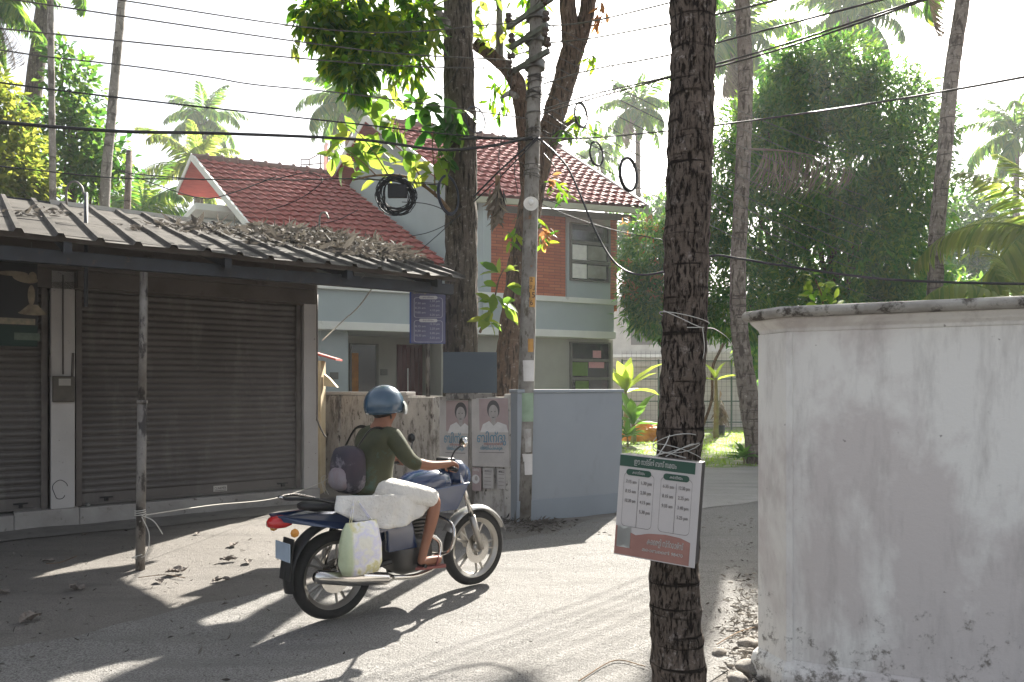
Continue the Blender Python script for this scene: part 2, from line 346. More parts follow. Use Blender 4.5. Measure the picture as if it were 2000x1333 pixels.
M['guide'] = mat('guide_rail_steel', (0.136,0.120,0.108), (0.088,0.076,0.068), 5, rough=.6, metal=.3, bump=.2)
M['beam'] = mat('dark_painted_steel', (.028,.032,.04), (.018,.018,.02), 5, rough=.5, spots=[((.07,.045,.03), 12, .6, .7)])
M['sheet'] = mat('weathered_roof_sheet', (0.091,0.083,0.073), (0.049,0.044,0.039), 2.4, rough=.85, metal=0, spec=.15, bump=.2, spots=[((0.035,0.030,0.026), 7, .55, .7), ((0.168,0.161,0.147), 1.4, .6, .72)])
M['post'] = mat('flaking_post_paint', (0.230,0.212,0.191), (0.136,0.119,0.102), 6, rough=.6, bump=.3, spots=[((0.038,0.032,0.028), 11, .5, .58, (1,1,.4)), ((0.340,0.323,0.297), 8, .64, .7)])
shop = thing('shop', 'closed shop with brown roller shutters and sloping corrugated metal awning', 'shop', SH(0,0,0))
def S(mb, name, m, parent=None, **k):       # world-coordinate mesh parented to the shop keeps its place
    o = mb.build(name, m, parent or shop, **k); 
    if (parent or shop) is shop: o.location = -shop.location
    return o
b = MB(); sbox(b, -8, -.42, -4, -.32, 0, 3.5); sbox(b, -.42, -.04, -4, -.3, 0, 3.5)
sbox(b, -8, -.02, -.32, -.03, 2.74, 3.5); S(b, 'wall', M['shop_wall'])
b = MB(); sbox(b, -8, -.1, -.03, .13, 2.95, 3.06); sbox(b, ss(150), -.09, -.02, .07, 2.76, 2.95); S(b, 'hood', M['shop_wall'], bevel=.01)
p0, p1 = ss(100), ss(147); c0, c1 = ss(595), 0
b = MB(); sbox(b, -8, p0-.35, -.5, .0, -.05, .17); sbox(b, p0-.35, p1+.04, -.5, .015, -.05, .2); sbox(b, p1+.04, .02, -.5, 0, -.05, .19); S(b, 'plinth', M['plinth'], bevel=.012)
b = MB(); sbox(b, p0, p1, -.3, -.03, .2, 2.95); S(b, 'pillar', M['shop_white'], bevel=.008)
b = MB(); sbox(b, c0, c1-.003, -.3, -.02, .19, 2.76); sbox(b, c0+.1, c1-.003, -.3, -.035, 2.76, 3.2); S(b, 'pillar', M['shop_white'], bevel=.008)
def shutter(sa, sb):
    b = MB(); t0 = -.17; prof = []; z = .33; pit = .078
    while z < 2.82:
        for k, (dz, dt) in enumerate(((0, 0), (.008, .004), (.022, .019), (.04, .024), (.058, .019), (.07, .004))): prof.append((z+dz, t0+dt))
        z += pit
    prof.append((z, t0)); cols = np.linspace(sa, sb, 12)
    vs = [SH(s, t + .004*mnoise.noise(Vector((s*1.3, z*3, 0))), z + .006*mnoise.noise(Vector((s*.8, z*.5, 3)))) for z, t in prof for s in cols]
    n = len(cols); b.add(vs, [(i*n+k, i*n+k+1, (i+1)*n+k+1, (i+1)*n+k) for i in range(len(prof)-1) for k in range(n-1)])
    o = S(b, 'shutter', M['shutter'], smooth=False)
    b = MB(); sbox(b, sa, sb, t0-.015, t0+.02, .2, .335); sbox(b, sa, sb, t0+.02, t0+.045, .2, .225)
    br_ = b.build('bottom_rail', M['shutter'], o, bevel=.004)
    for f in (.1, .93):
        s = sa + (sb-sa)*f; b = MB(); sbox(b, s-.07, s+.07, t0+.02, t0+.05, .27, .285); sbox(b, s-.02, s+.02, t0+.02, t0+.075, .235, .27); b.build('lock_hasp', M['black'], o)
    b = MB(); sbox(b, sa-.06, sa, -.2, -.09, .2, 2.8); S(b, 'guide_rail', M['guide'])
    b = MB(); sbox(b, sb, sb+.06, -.2, -.09, .2, 2.8); S(b, 'guide_rail', M['guide'])
    return o
sh1 = shutter(ss(158)+.02, ss(584)); sh2 = shutter(ss(158)-.3-2.9, p0-.09)
ML = {}
def font_mat(name, c):
    if name not in ML: ML[name] = flat(name, c, .7)
    return ML[name]
def text(body, h, mx, m, parent, name='lettering', width=None, depth=.0008, local=True):
    cu = bpy.data.curves.new(name, 'FONT'); cu.body = body; cu.size = h*1.35; cu.align_x = 'CENTER'; cu.align_y = 'CENTER'; cu.extrude = depth; cu.resolution_u = 3
    t = bpy.data.objects.new(name, cu); sc.collection.objects.link(t); bpy.context.view_layer.update()
    me = bpy.data.meshes.new_from_object(t.evaluated_get(bpy.context.evaluated_depsgraph_get()))
    bpy.data.objects.remove(t); me.materials.clear(); me.materials.append(m)
    if width and len(me.vertices):
        xs = [v.co.x for v in me.vertices]; k = width / max(1e-5, max(xs)-min(xs))
        for v in me.vertices: v.co.x *= k
    me.transform(mx); return link(bpy.data.objects.new(name, me), parent)
def face_mx(p, right, up=Vector((0, 0, 1))):    # text plane: x=right, y=up
    r = Vector(right).normalized(); n = r.cross(up).normalized()
    return Matrix(((r.x, up.x, n.x, p[0]), (r.y, up.y, n.y, p[1]), (r.z, up.z, n.z, p[2]), (0, 0, 0, 1)))
s = ss(430, -.15); b = MB(); sbox(b, s-.085, s+.085, -.15, -.142, .235, .31)
pl = b.build('maker_plate', flat('plate_paint', (.5,.47,.43)), sh1)
text('CLINEMER', .034, face_mx(SH(s, -.1405, .275), SD), font_mat('plate_black', (.02,.02,.02)), pl, width=.15)
b = MB(); sbox(b, s-.075, s+.075, -.1415, -.14, .243, .25); b.build('rule', font_mat('plate_black', (.02,.02,.02)), pl)
b = MB(); b.lathe([(0,0),(.03,.005),(.035,.02),(.03,.035),(0,.04)], Matrix.Translation(SH(ss(172,-.08), -.1, .2)) @ Matrix.Rotation(R(90), 4, 'X') @ Matrix.Translation((0,0,-.02)), 14)
S(b, 'padlock', M['steel'], smooth=True)
# awning: ribbed sheet
def z_sheet(t): return 3.7 - (3.7-2.82) * (t / 2.96)
def s_right(t): return 1.25 + (.52-1.25) * (t / 2.96)
b = MB(); per = .283; prof = []
s = -8.4
while s < 1.25:
    for ds, dz in ((0,0),(.19,0),(.205,.032),(.245,.032),(.26,0)): prof.append((s+ds, dz))
    s += per
ts = np.linspace(-.15, 2.98, 14); vs = []
for s, dz in prof:
    for t in ts:
        x = min(s, s_right(t)); vs.append(SH(x, t, z_sheet(t) + dz + .012*mnoise.noise(Vector((s*1.5, t*1.1, 0)))))
n = len(ts); b.add(vs, [(i*n+k, i*n+k+1, (i+1)*n+k+1, (i+1)*n+k) for i in range(len(prof)-1) for k in range(n-1) if not (prof[i][0] >= s_right(ts[k]) and prof[i][0] >= s_right(ts[k+1]))])
rs = S(b, 'roof_sheet', M['sheet']); so_ = rs.modifiers.new('solid', 'SOLIDIFY'); so_.thickness = .004
M['flash'] = mat('pale_flashing', (.6,.58,.54), (.42,.4,.37), 3, rough=.6, spots=[((.2,.17,.15), 9, .6, .7)])
b = MB(); sbox(b, -3.2, 1.32, -.2, -.02, 3.70, 3.755); S(b, 'ridge_flashing', M['flash'])
b = MB(); sbox(b, -8.4, -3.2, -.2, -.03, 3.66, 3.73); S(b, 'ridge_flashing', M['beam'])
b = MB(); b.hexa([SH(-8.4,2.76,2.58), SH(.5,2.76,2.66), SH(.5,2.68,2.66), SH(-8.4,2.68,2.58)], [SH(-8.4,2.76,2.70), SH(.5,2.76,2.775), SH(.5,2.68,2.775), SH(-8.4,2.68,2.70)])
S(b, 'front_beam', M['beam'], bevel=.004)
b = MB(); sbox(b, -.02, 1.2, -.12, -.04, 3.36, 3.685); S(b, 'added_shade_beam', M['beam'])  # added beam, blocks sun slipping between wall corner and sheet
for t in (2.84, 1.9, .95):
    b = MB(); sbox(b, -8.3, s_right(t)-.08, t-.025, t+.025, z_sheet(t)-.06, z_sheet(t)-.005); S(b, 'purlin', M['guide'] if t > 2 else M['beam'])
for px in (130, 440, 676, -160, 850):
    s = ss(px, 2.8); b = MB()
    b.hexa([SH(s-.03,2.9,2.70), SH(s+.03,2.9,2.70), SH(s+.03,0,3.46), SH(s-.03,0,3.46)], [SH(s-.03,2.9,2.79), SH(s+.03,2.9,2.79), SH(s+.03,0,3.62), SH(s-.03,0,3.62)])
    S(b, 'rafter', M['beam'])
b = MB(); pb = SH(-2.74, 2.72, 0); pt = SH(-2.71, 2.72, 2.62); k = pb.lerp(pt, .56)
b.tube([pb - Vector((0,0,.05)), pb.lerp(pt,.3), k], .039, 16); lowp = S(b, 'support_post', M['post'], smooth=True)
b = MB(); b.tube([k, pt], .033, 16); b.tube([k - Vector((0,0,.012)), k + Vector((0,0,.02))], .045, 16); b.build('upper_pipe', M['post'], lowp, smooth=True)
def pipe(name, pts, r, m, parent=None, lab=None, cat=None, seg=8, n=6):
    o = MB().tube(smooth_pts(pts, n), r, seg).build(name, m, parent, smooth=True)
    if parent is shop: o.location = -shop.location
    if lab: tag(o, lab, cat)
    return o
pipe('roof_pipe', [SH(ss(168,2.0),2.0,z_sheet(2)-.75), SH(ss(168,2.0),2.0,z_sheet(2)), W(168,378,7.25)], .018, M['beam'], shop)
pipe('bent_pipe', [W(130,400,8.5), W(130,372,8.5), W(138,357,8.5), W(150,356,8.5), W(160,366,8.5), W(163,380,8.5)], .012, M['steel'], shop)
pipe('bent_pipe', [W(624,456,10.4), W(624,432,10.4), W(627,418,10.4), W(636,416,10.4), W(642,428,10.4)], .014, M['steel'], shop)
for px in (300, 545, 700): # gutter hooks
    z = 7.0 + (px-300)*.0019; pipe('gutter_hook', [W(px-10,503+(px-300)*.05,z), W(px-8,518+(px-300)*.05,z), W(px+6,523+(px-300)*.05,z), W(px+14,512+(px-300)*.05,z)], .006, M['steel'], shop)
pipe('conduit', [SH(-.03,.01,2.9), SH(-.03,.01,1.3), SH(-.03,.01,1.15), SH(.06,.01,.95), SH(.1,.01,.9)], .012, M['guide'], shop)
mb_ = (p0+p1)/2
pipe('conduit', [SH(mb_-.0,-.02,2.9), SH(mb_+.0,-.02,1.75)], .009, M['guide'], shop)
pipe('conduit', [SH(mb_-.13,-.02,1.98), SH(mb_-.13,-.02,1.72)], .008, M['guide'], shop)
pipe('conduit', [SH(mb_+.1,-.02,2.0), SH(mb_+.09,-.02,1.72)], .014, M['guide'], shop)
b = MB(); sbox(b, p0+.01, p1-.01, -.03, .05, 1.43, 1.73); bx = S(b, 'meter_box', mat('meter_box', (.1,.085,.065), (.06,.05,.04), 5, rough=.5), bevel=.01)
b = MB(); sbox(b, mb_-.05, mb_+.07, .05, .054, 1.62, 1.70); b.build('paper_label', flat('old_paper', (.3,.28,.25)), bx)
b = MB(); c = SH(mb_-.03, -.028, .42)
b.tube([c + SD*(.07*math.cos(a)*(1+.15*math.sin(3*a))) + Vector((0,0,.11*math.sin(a))) for a in np.linspace(.3, 5.6, 26)], .004, 5); S(b, 'chipped_outline', M['black'])
# hanging banner sign at the left end of the shop
M['bblack'] = flat('sign_black', (.012,.012,.012), .6); M['beige'] = mat('faded_print', (.24,.2,.14), (.12,.09,.06), 8)
bn = thing('hanging_sign', 'black sign with pale blurred lamp motif and green strip under awning at far left', 'sign', SH(ss(20,1.3), 1.3, 2.0)); bl = bn.location
s1 = ss(73, 1.3) - ss(20, 1.3)
def BN(s, t, z): return SD*s + SO*t + Vector((0,0,z))
def bbox(s0,s1_,t0,t1,z0,z1): return MB().hexa([BN(s0,t1,z0),BN(s1_,t1,z0),BN(s1_,t0,z0),BN(s0,t0,z0)],[BN(s0,t1,z1),BN(s1_,t1,z1),BN(s1_,t0,z1),BN(s0,t0,z1)])
bbox(-.9, s1, 0, .03, .2, .82).build('board', M['bblack'], bn)
def blob(mb, cx, cz, rx, rz, t0, n=20, skew=0):
    v = [BN(cx+rx*math.cos(a)+skew*math.sin(a), t0, cz+rz*math.sin(a)) for a in np.linspace(0, 2*math.pi, n, endpoint=False)]
    w_ = [x + SO*.002 for x in v]; mb.add(v + w_, [tuple(range(n, 2*n))] + [(i, (i+1) % n, n+(i+1) % n, n+i) for i in range(n)])
b = MB(); blob(b, .12, .66, .1, .045, .031, skew=-.03); blob(b, .02, .7, .12, .025, .033, skew=.02); blob(b, .18, .68, .035, .05, .035)
blob(b, .17, .5, .03, .1, .032); b.add([BN(.06,.033,.32),BN(.3,.033,.32),BN(.22,.033,.41),BN(.15,.033,.41)], [(0,1,2,3)]); blob(b, .18, .325, .12, .02, .034)
b.build('motif', M['beige'], bn)
bbox(-.9, s1-.02, .03, .033, .21, .27).build('pale_stripe', mat('stripe_print', (.25,.2,.14), (.14,.13,.09), 20), bn)
bbox(-.9, s1, 0, .03, .0, .2).build('green_strip', flat('sign_green', (.004,.02,.012), .7), bn)
bbox(.03, .24, .03, .033, .06, .13).build('pale_panel', mat('panel_print', (.1,.12,.09), (.06,.08,.055), 20), bn)
for q in (-.3, s1-.05): MB().tube([BN(q,.015,.8), BN(q,.015,1.02)], .004, 5).build('hanger', M['steel'], bn)
# paving strip in front of the shop
sheet('pavement', [SH(-8,.02,0), SH(.1,.02,0), SH(.1,.62,0), SH(-8,.62,0)], .012, M['tiles'], .5, .0)
# dry leaf litter on the awning
def litter_on(fn, n, size, nm, lab, cat='leaf litter', m='leaf_dry', asp=.3):
    P = []; 
    while len(P) < n:
        q = fn()
        if q is not None: P.append(q)
    P = np.array(P); d = unit(n); d[:, 2] *= .35
    L = rng.uniform(size[0], size[1], n)
    o = leaf_obj(nm, M[m], None, P, d, unit(n) + np.array([0,0,.6]), L, L*asp*rng.uniform(.4, 1.2, n), .12, .5, big=True)
    return tag(o, lab, cat, kind='stuff')
def on_roof():
    t = random.betavariate(1.1, 1.6) * 2.2; s = random.gauss(-.05, .6)
    if s > s_right(t) - .05 or s < -2.2: return None
    if random.random() < .12: s = -1.3 + random.gauss(0, .5); t = 1.0 + random.gauss(0, .35)
    pile = .13 * math.exp(-((s+.2)/.9)**2 - ((t-.9)/.9)**2)
    return tuple(SH(s, t, z_sheet(t) + .02 + random.random() * (pile + .02)))
litter_on(on_roof, 2300, (.06, .2), 'leaf_litter', 'heap of curled grey dry leaves lying on the shop awning')
def on_roof2():
    c = random.choice([(-2.1,1.25),(-2.05,1.1),(-1.7,1.0),(-2.6,1.8),(-3.5,1.6),(-3.2,1.1),(-1.2,.5)]); 
    s = random.gauss(c[0], .12); t = min(2.8, max(.1, random.gauss(c[1], .1))); return tuple(SH(s, t, z_sheet(t) + .015 + random.random()*.03))
litter_on(on_roof2, 170, (.05, .13), 'leaf_litter', 'small scattered clumps of dry leaves on the left awning sheets')
# ================================================================= WALLS
M['oldwall'] = mat('mildewed_wall', (.5,.47,.43), (.36,.33,.3), 2.5, rough=.95, bump=.6, spots=[((.13,.115,.1), 4.5, .5, .64, (1.6,1.6,.45)), ((.06,.052,.045), 14, .57, .66, (1,1,.5))])
K0 = Vector((-2.60, 10.42, 0)); K1 = Vector((.03, 9.06, 0)); KD = (K1-K0).normalized(); KN = Vector((KD.y, -KD.x, 0))   # toward the street
def KP(s, t, z): return K0 + KD*s + KN*t + Vector((0,0,z))
def kbox(mb, s0, s1, t0, t1, z0, z1): return mb.hexa([KP(s0,t1,z0),KP(s1,t1,z0),KP(s1,t0,z0),KP(s0,t0,z0)],[KP(s0,t1,z1),KP(s1,t1,z1),KP(s1,t0,z1),KP(s0,t0,z1)])
KL = (K1-K0).length
def ks(px, t=0): return along(K0 + KN*t, KD, px)
ow = thing('old_wall', 'stained whitewashed wall stretch carrying the pasted posters', 'wall', K0)
def kadd(mb, name, m, **k): o = mb.build(name, m, ow, **k); o.location = -K0; return o
sP = ks(859)
b = MB(); kbox(b, sP, KL, -.16, 0, -.1, 1.48); kadd(b, 'panel', M['oldwall'])
b = MB(); kbox(b, ks(985,.05), ks(1003,.05), -.2, .06, -.1, 1.52); kadd(b, 'pilaster', M['oldwall'], bevel=.012)
Q0 = Vector((-3.35, 12.5, 0)); Q1 = Vector((-1.12, 11.0, 0)); QD = (Q1-Q0).normalized(); QN = Vector((QD.y, -QD.x, 0)); QL = (Q1-Q0).length
def qbox(s0, s1, t0, t1, z0, z1):
    f = lambda s, t, z: QD*s + QN*t + Vector((0,0,z)); return MB().hexa([f(s0,t1,z0),f(s1,t1,z0),f(s1,t0,z0),f(s0,t0,z0)],[f(s0,t1,z1),f(s1,t1,z1),f(s1,t0,z1),f(s0,t0,z1)])
qs = lambda px: along(Q0, QD, px)
rw = thing('old_wall', 'mildewed whitewashed wall behind the helmet, set back beside the shop', 'wall', Q0)
qbox(0, QL, -.16, 0, -.1, 1.47).build('panel', M['oldwall'], rw)
for a, c in ((650, 666), (800, 852)): qbox(qs(a), qs(c), -.2, .06, -.1, 1.455).build('pilaster', M['oldwall'], rw, bevel=.012)
qbox(0, qs(796), -.19, .03, 1.472, 1.53).build('coping', M['shop_white'], rw, bevel=.01)
M['blue'] = mat('blue_grey_paint', (0.257,0.280,0.304), (0.233,0.257,0.280), 1.2, rough=.7, bump=.08, spots=[((0.180,0.190,0.199), 2.2, .52, .8, (1,1,.4)), ((0.162,0.162,0.162), 20, .68, .73)])
M['blue2'] = mat('blue_grey_plinth_paint', (.22,.25,.28), (.2,.225,.255), 1.2, rough=.7, bump=.1)
B0 = Vector((.02, 8.84, 0)); BD = Vector((1.19, .62, 0)).normalized(); BN_ = Vector((BD.y, -BD.x, 0)); be = along(B0, BD, 1215)
def BP(s, t, z): return Vector((s, 0, 0)) * 0 + BD*s + BN_*t + Vector((0,0,z))
def blbox(s0,s1,t0,t1,z0,z1): return MB().hexa([BP(s0,t1,z0),BP(s1,t1,z0),BP(s1,t0,z0),BP(s0,t0,z0)],[BP(s0,t1,z1),BP(s1,t1,z1),BP(s1,t0,z1),BP(s0,t0,z1)])
bw = thing('boundary_wall', 'smooth blue grey boundary wall right of the utility pole', 'wall', B0)
blbox(.05, be, -.18, 0, -.1, 1.53).build('panel', M['blue'], bw, bevel=.006)
blbox(.04, be-.002, 0, .012, -.05, .235).build('plinth', M['blue2'], bw, bevel=.004)
blbox(.04, be+.02, -.2, .02, 1.533, 1.575).build('coping', M['blue'], bw, bevel=.006)
# white wall on the right
mw, ntw, pw = base_mat('old_white_wall'); v = nvec(ntw); vs_ = nvec(ntw, (1.3, 1.3, .28))
big = nnoise(ntw, nvec(ntw, (1,1,.62)), 1.45, 7, .62, .25)
stain = nramp(ntw, big, [(.455, 0.), (.545, 1.)]); col = nmix(ntw, stain, (.74,.72,.68), (.58,.535,.51))
col = nmix(ntw, nramp(ntw, nnoise(ntw, vs_, 7, 8, .7), [(.5, 0.), (.72, .55)]), col, (.36,.33,.31))
sx = ntw.nodes.new('ShaderNodeSeparateXYZ'); ntw.links.new(v, sx.inputs[0])
mr = ntw.nodes.new('ShaderNodeMapRange'); ntw.links.new(sx.outputs['Z'], mr.inputs[0]); mr.inputs[1].default_value = .62; mr.inputs[2].default_value = .02; mr.inputs[3].default_value = 0; mr.inputs[4].default_value = .17
ad = ntw.nodes.new('ShaderNodeMath'); ad.operation = 'ADD'; ntw.links.new(nnoise(ntw, v, 9, 10, .8), ad.inputs[0]); ntw.links.new(mr.outputs[0], ad.inputs[1])
col = nmix(ntw, nramp(ntw, ad.outputs[0], [(.64, 0.), (.72, .85)]), col, (.12,.105,.085))
col = nmix(ntw, nramp(ntw, nnoise(ntw, v, 26, 3, .5), [(.76, 0.), (.78, .7)]), col, (.2,.18,.16))
ntw.links.new(col, pw.inputs['Base Color']); pw.inputs['Roughness'].default_value = .85; nbump(ntw, pw, nnoise(ntw, v, 18, 9, .75), .35, .01)
A = Vector((1.395, 4.16, 0)); B = Vector((1.475, 3.95, 0)); C = B + Vector((.94, -.46, 0)).normalized() * 3.6
ww = thing('white_wall', 'tall whitewashed wall with moulded top and rounded plinth in right foreground', 'wall', B)
A2 = A + Vector((2.2, 2.6, 0))
def poly_off(d):    # outline pushed outwards by d; street face A-B-C
    nAB = Vector(((A-B).y, -(A-B).x, 0)).normalized(); nAB = nAB if nAB.x < 0 else -nAB
    nBC = Vector((-.46, -.94, 0)).normalized(); nA2 = Vector((-(A2-A).y, (A2-A).x, 0)).normalized()
    return [p - B for p in (C + nBC*d, B + (nBC + nAB*.6)*d, A + (nAB + nA2*.3)*d, A2 + nA2*d, A2 - nA2*.25, A - nA2*.2 + Vector((.28,-.05,0)), B + Vector((.3,.12,0)), C - nBC*.25)]
def ring(prof, name, m):
    b = MB(); n = 8; vs = []
    for d, z in prof: vs += [(p.x, p.y, z) for p in poly_off(d)]
    b.add(vs, [(i*n+k, i*n+(k+1) % n, (i+1)*n+(k+1) % n, (i+1)*n+k) for i in range(len(prof)-1) for k in range(n)])
    b.f.append(tuple(range((len(prof)-1)*n, len(prof)*n))); b.mi.append(0)
    return b.build(name, m, ww, bevel=.006)
ring([(0, -.1), (0, 1.9)], 'wall_body', mw)
ring([(0,1.895),(.006,1.90),(.008,1.915),(.03,1.935),(.05,1.955),(.055,1.967)], 'moulding', mw)
M['mouldcap'] = mat('weathered_wall_top', (.4,.38,.34), (.24,.225,.2), 5, rough=.95, bump=.5, spots=[((.07,.06,.05), 11, .52, .62)])
ring([(.05,1.966),(.082,1.968),(.094,1.985),(.094,2.005),(.078,2.022),(.0,2.032)], 'coping', M['mouldcap'])
nAB_ = Vector(((A-B).y, -(A-B).x, 0)).normalized(); nAB_ = nAB_ if nAB_.x < 0 else -nAB_; nBC_ = Vector((-.44,-.9,0))
b = MB(); b.prism([p - B for p in (A + nAB_*.013, A + nAB_*.001 + Vector((.02,.03,0)), B + Vector((.05,.02,0)), B + Vector((.022,-.0105,0)) + nBC_*.0, B + Vector((.022,-.0105,0)) + nBC_*.014, B + nBC_*.013 + nAB_*.011)][::-1], .14, 1.893); b.build('corner_strip', mw, ww, bevel=.003)
b = MB(); n = 8; vs = []
for d, z in ((.045,-.1),(.05,.02),(.05,.08),(.04,.115),(.002,.15)): vs += [(p.x + .008*mnoise.noise(p*5), p.y, z) for p in poly_off(d)]
b.add(vs, [(i*n+k, i*n+(k+1) % n, (i+1)*n+(k+1) % n, (i+1)*n+k) for i in range(4) for k in range(n)]); b.build('plinth', mw, ww, bevel=.01)
# ================================================================= HOUSE
HK = 1.18     # the house stands about 19 m away
def hh(z): return EYE + (z-EYE)*HK
C0 = Vector((2.27*HK, 16*HK, 0)); HL = Vector((-.906, -.423, 0)); HO = Vector((.423, -.906, 0))
house = thing('house', 'two storey grey and terracotta house with red tiled roofs', 'house', C0)
def HP(s, t, z): return HL*s + HO*t*HK + Vector((0,0,hh(z)))
def hs(px, t=0): return along(C0 + HO*t*HK, HL, px)
def hb(px0, px1, t0, t1, z0, z1, mb=None):
    mb = mb or MB(); s0, s1 = hs(px1, t1), hs(px0, t1)
    return mb.hexa([HP(s1,t1,z0),HP(s0,t1,z0),HP(s0,t0,z0),HP(s1,t0,z0)],[HP(s1,t1,z1),HP(s0,t1,z1),HP(s0,t0,z1),HP(s1,t0,z1)])
M['olive'] = mat('olive_grey_wall', (0.345,0.345,0.299), (0.310,0.310,0.270), 1.5, rough=.8, bump=.06)
M['band'] = mat('house_blue_grey', (0.381,0.437,0.448), (0.347,0.398,0.409), 1.2, rough=.8, bump=.05)
M['cream'] = mat('pale_trim', (0.715,0.728,0.689), (0.650,0.663,0.624), 2, rough=.7, spots=[((0.390,0.377,0.338), 5, .62, .75)])
M['frame'] = flat('window_frame', (.14,.14,.125), .5)
M['maroon'] = mat('maroon_door', (.1,.012,.014), (.06,.01,.01), 3, rough=.45, stretch=(6,6,.5))
mbk, ntb, pbk = base_mat('terracotta_cladding')
br = ntb.nodes.new('ShaderNodeTexBrick'); ntb.links.new(nvec(ntb, (1,1,1)), br.inputs['Vector'])
# brick pattern uses (along wall, height): rebuild the vector
tcx = ntb.nodes.new('ShaderNodeTexCoord'); sp = ntb.nodes.new('ShaderNodeSeparateXYZ'); ntb.links.new(tcx.outputs['Object'], sp.inputs[0])
mu = ntb.nodes.new('ShaderNodeMath'); mu.operation = 'MULTIPLY'; ntb.links.new(sp.outputs['X'], mu.inputs[0]); mu.inputs[1].default_value = 1.1
cb = ntb.nodes.new('ShaderNodeCombineXYZ'); ntb.links.new(mu.outputs[0], cb.inputs[0]); ntb.links.new(sp.outputs['Z'], cb.inputs[1]); ntb.links.new(cb.outputs[0], br.inputs['Vector'])
for k_, v_ in (('Scale', 1), ('Mortar Size', .006), ('Brick Width', .32), ('Row Height', .075)): br.inputs[k_].default_value = v_
br.inputs['Color1'].default_value = (.5,.14,.055,1); br.inputs['Color2'].default_value = (.38,.09,.035,1); br.inputs['Mortar'].default_value = (.16,.05,.03,1)
ntb.links.new(br.outputs['Color'], pbk.inputs['Base Color']); pbk.inputs['Roughness'].default_value = .7; nbump(ntb, pbk, br.outputs['Fac'], -.3, .01)
hb(862, 1197, -6, -.3, -.1, 2.65).build('ground_floor_wall', M['olive'], house)
hb(626, 680, -2.2, -.3, -.1, 2.65).build('porch_pier', M['band'], house)
hb(560, 862, -6, -1.55, -.1, 2.65).build('porch_wall', M['olive'], house)
hb(560, 1203, -6.3, 0, 2.65, 2.80).build('floor_slab', M['cream'], house, bevel=.008)
hb(560, 1199, -6.25, -.05, 2.80, 3.38).build('parapet', M['band'], house)
hb(560, 1206, -.4, .04, 3.38, 3.49).build('parapet_coping', M['cream'], house, bevel=.008)
hb(925, 1205, -6.2, -.42, 3.30, 5.35).build('upper_wall', mbk, house)
hb(560, 925, -6.0, -2.2, 3.30, 4.3).build('upper_recess_wall', flat('recess_dark_olive', (.09,.09,.075)), house)  # recess wall darker than the other olive walls
bay = hb(1107, 1192, -.43, -.36, 3.49, 5.3).build('window_bay', M['band'], house)
def window(px0, px1, z0, z1, rows, t, par, interior=None):
    w_ = MB(); s0, s1 = hs(px1, t), hs(px0, t); fw = .05
    def bx(a, c, t0, t1, lo, hi): w_.hexa([HP(c,t1,lo),HP(a,t1,lo),HP(a,t0,lo),HP(c,t0,lo)],[HP(c,t1,hi),HP(a,t1,hi),HP(a,t0,hi),HP(c,t0,hi)])
    bx(s0, s0+fw, t, t+.06, z0, z1); bx(s1-fw, s1, t, t+.06, z0, z1)
    for i in range(rows+1):
        z = z0 + (z1-z0)*i/rows; bx(s0+fw, s1-fw, t+.002, t+.058, max(z0, z-.03), min(z1, z+.03))
    f_ = w_.build('window', M['frame'], par)
    for i in range(rows):
        a = z0 + (z1-z0)*i/rows + .03; c = z0 + (z1-z0)*(i+1)/rows - .03
        q = MB(); q.hexa([HP(s1-fw,t+.02,a),HP(s0+fw,t+.02,a),HP(s0+fw,t+.012,a),HP(s1-fw,t+.012,a)],[HP(s1-fw,t+.02,c),HP(s0+fw,t+.02,c),HP(s0+fw,t+.012,c),HP(s1-fw,t+.012,c)])
        q.build('pane', M['glass'], f_)
    return f_
wu = window(1112, 1190, 3.9, 5.15, 3, -.36, house); wl_ = window(1112, 1190, 1.0, 2.58, 4, -.3, house)
wb_ = flat('white_reflection', (.8,.8,.77), .9); pkc = flat('pink_cloth', (.62,.33,.36), .9); grn = flat('plant_reflection', (.12,.2,.05), .9)  # pale and green panel colours paint reflections onto the panes
for px0, px1, z0, z1, t, m_, w_, nm in ((1117,1146,3.96,4.27,-.336,wb_,wu,'curtain_or_reflection'),(1117,1146,4.36,4.68,-.336,wb_,wu,'curtain_or_reflection'),(1148,1184,3.98,4.26,-.337,mat('grey_reflection',(.3,.31,.27),(.2,.2,.17),3),wu,'curtain_or_reflection'),(1148,1184,4.37,4.68,-.337,mat('grey_reflection2',(.26,.27,.23),(.18,.18,.15),3),wu,'curtain_or_reflection'),(1150,1180,2.02,2.15,-.276,pkc,wl_,'cloth'),(1158,1174,2.24,2.4,-.276,pkc,wl_,'cloth'),(1118,1148,1.85,2.14,-.277,grn,wl_,'plant_reflection_panel'),(1124,1150,1.45,1.74,-.277,grn,wl_,'plant_reflection_panel')):
    hb(px0, px1, t-.003, t, z0, z1).build(nm, m_, w_)
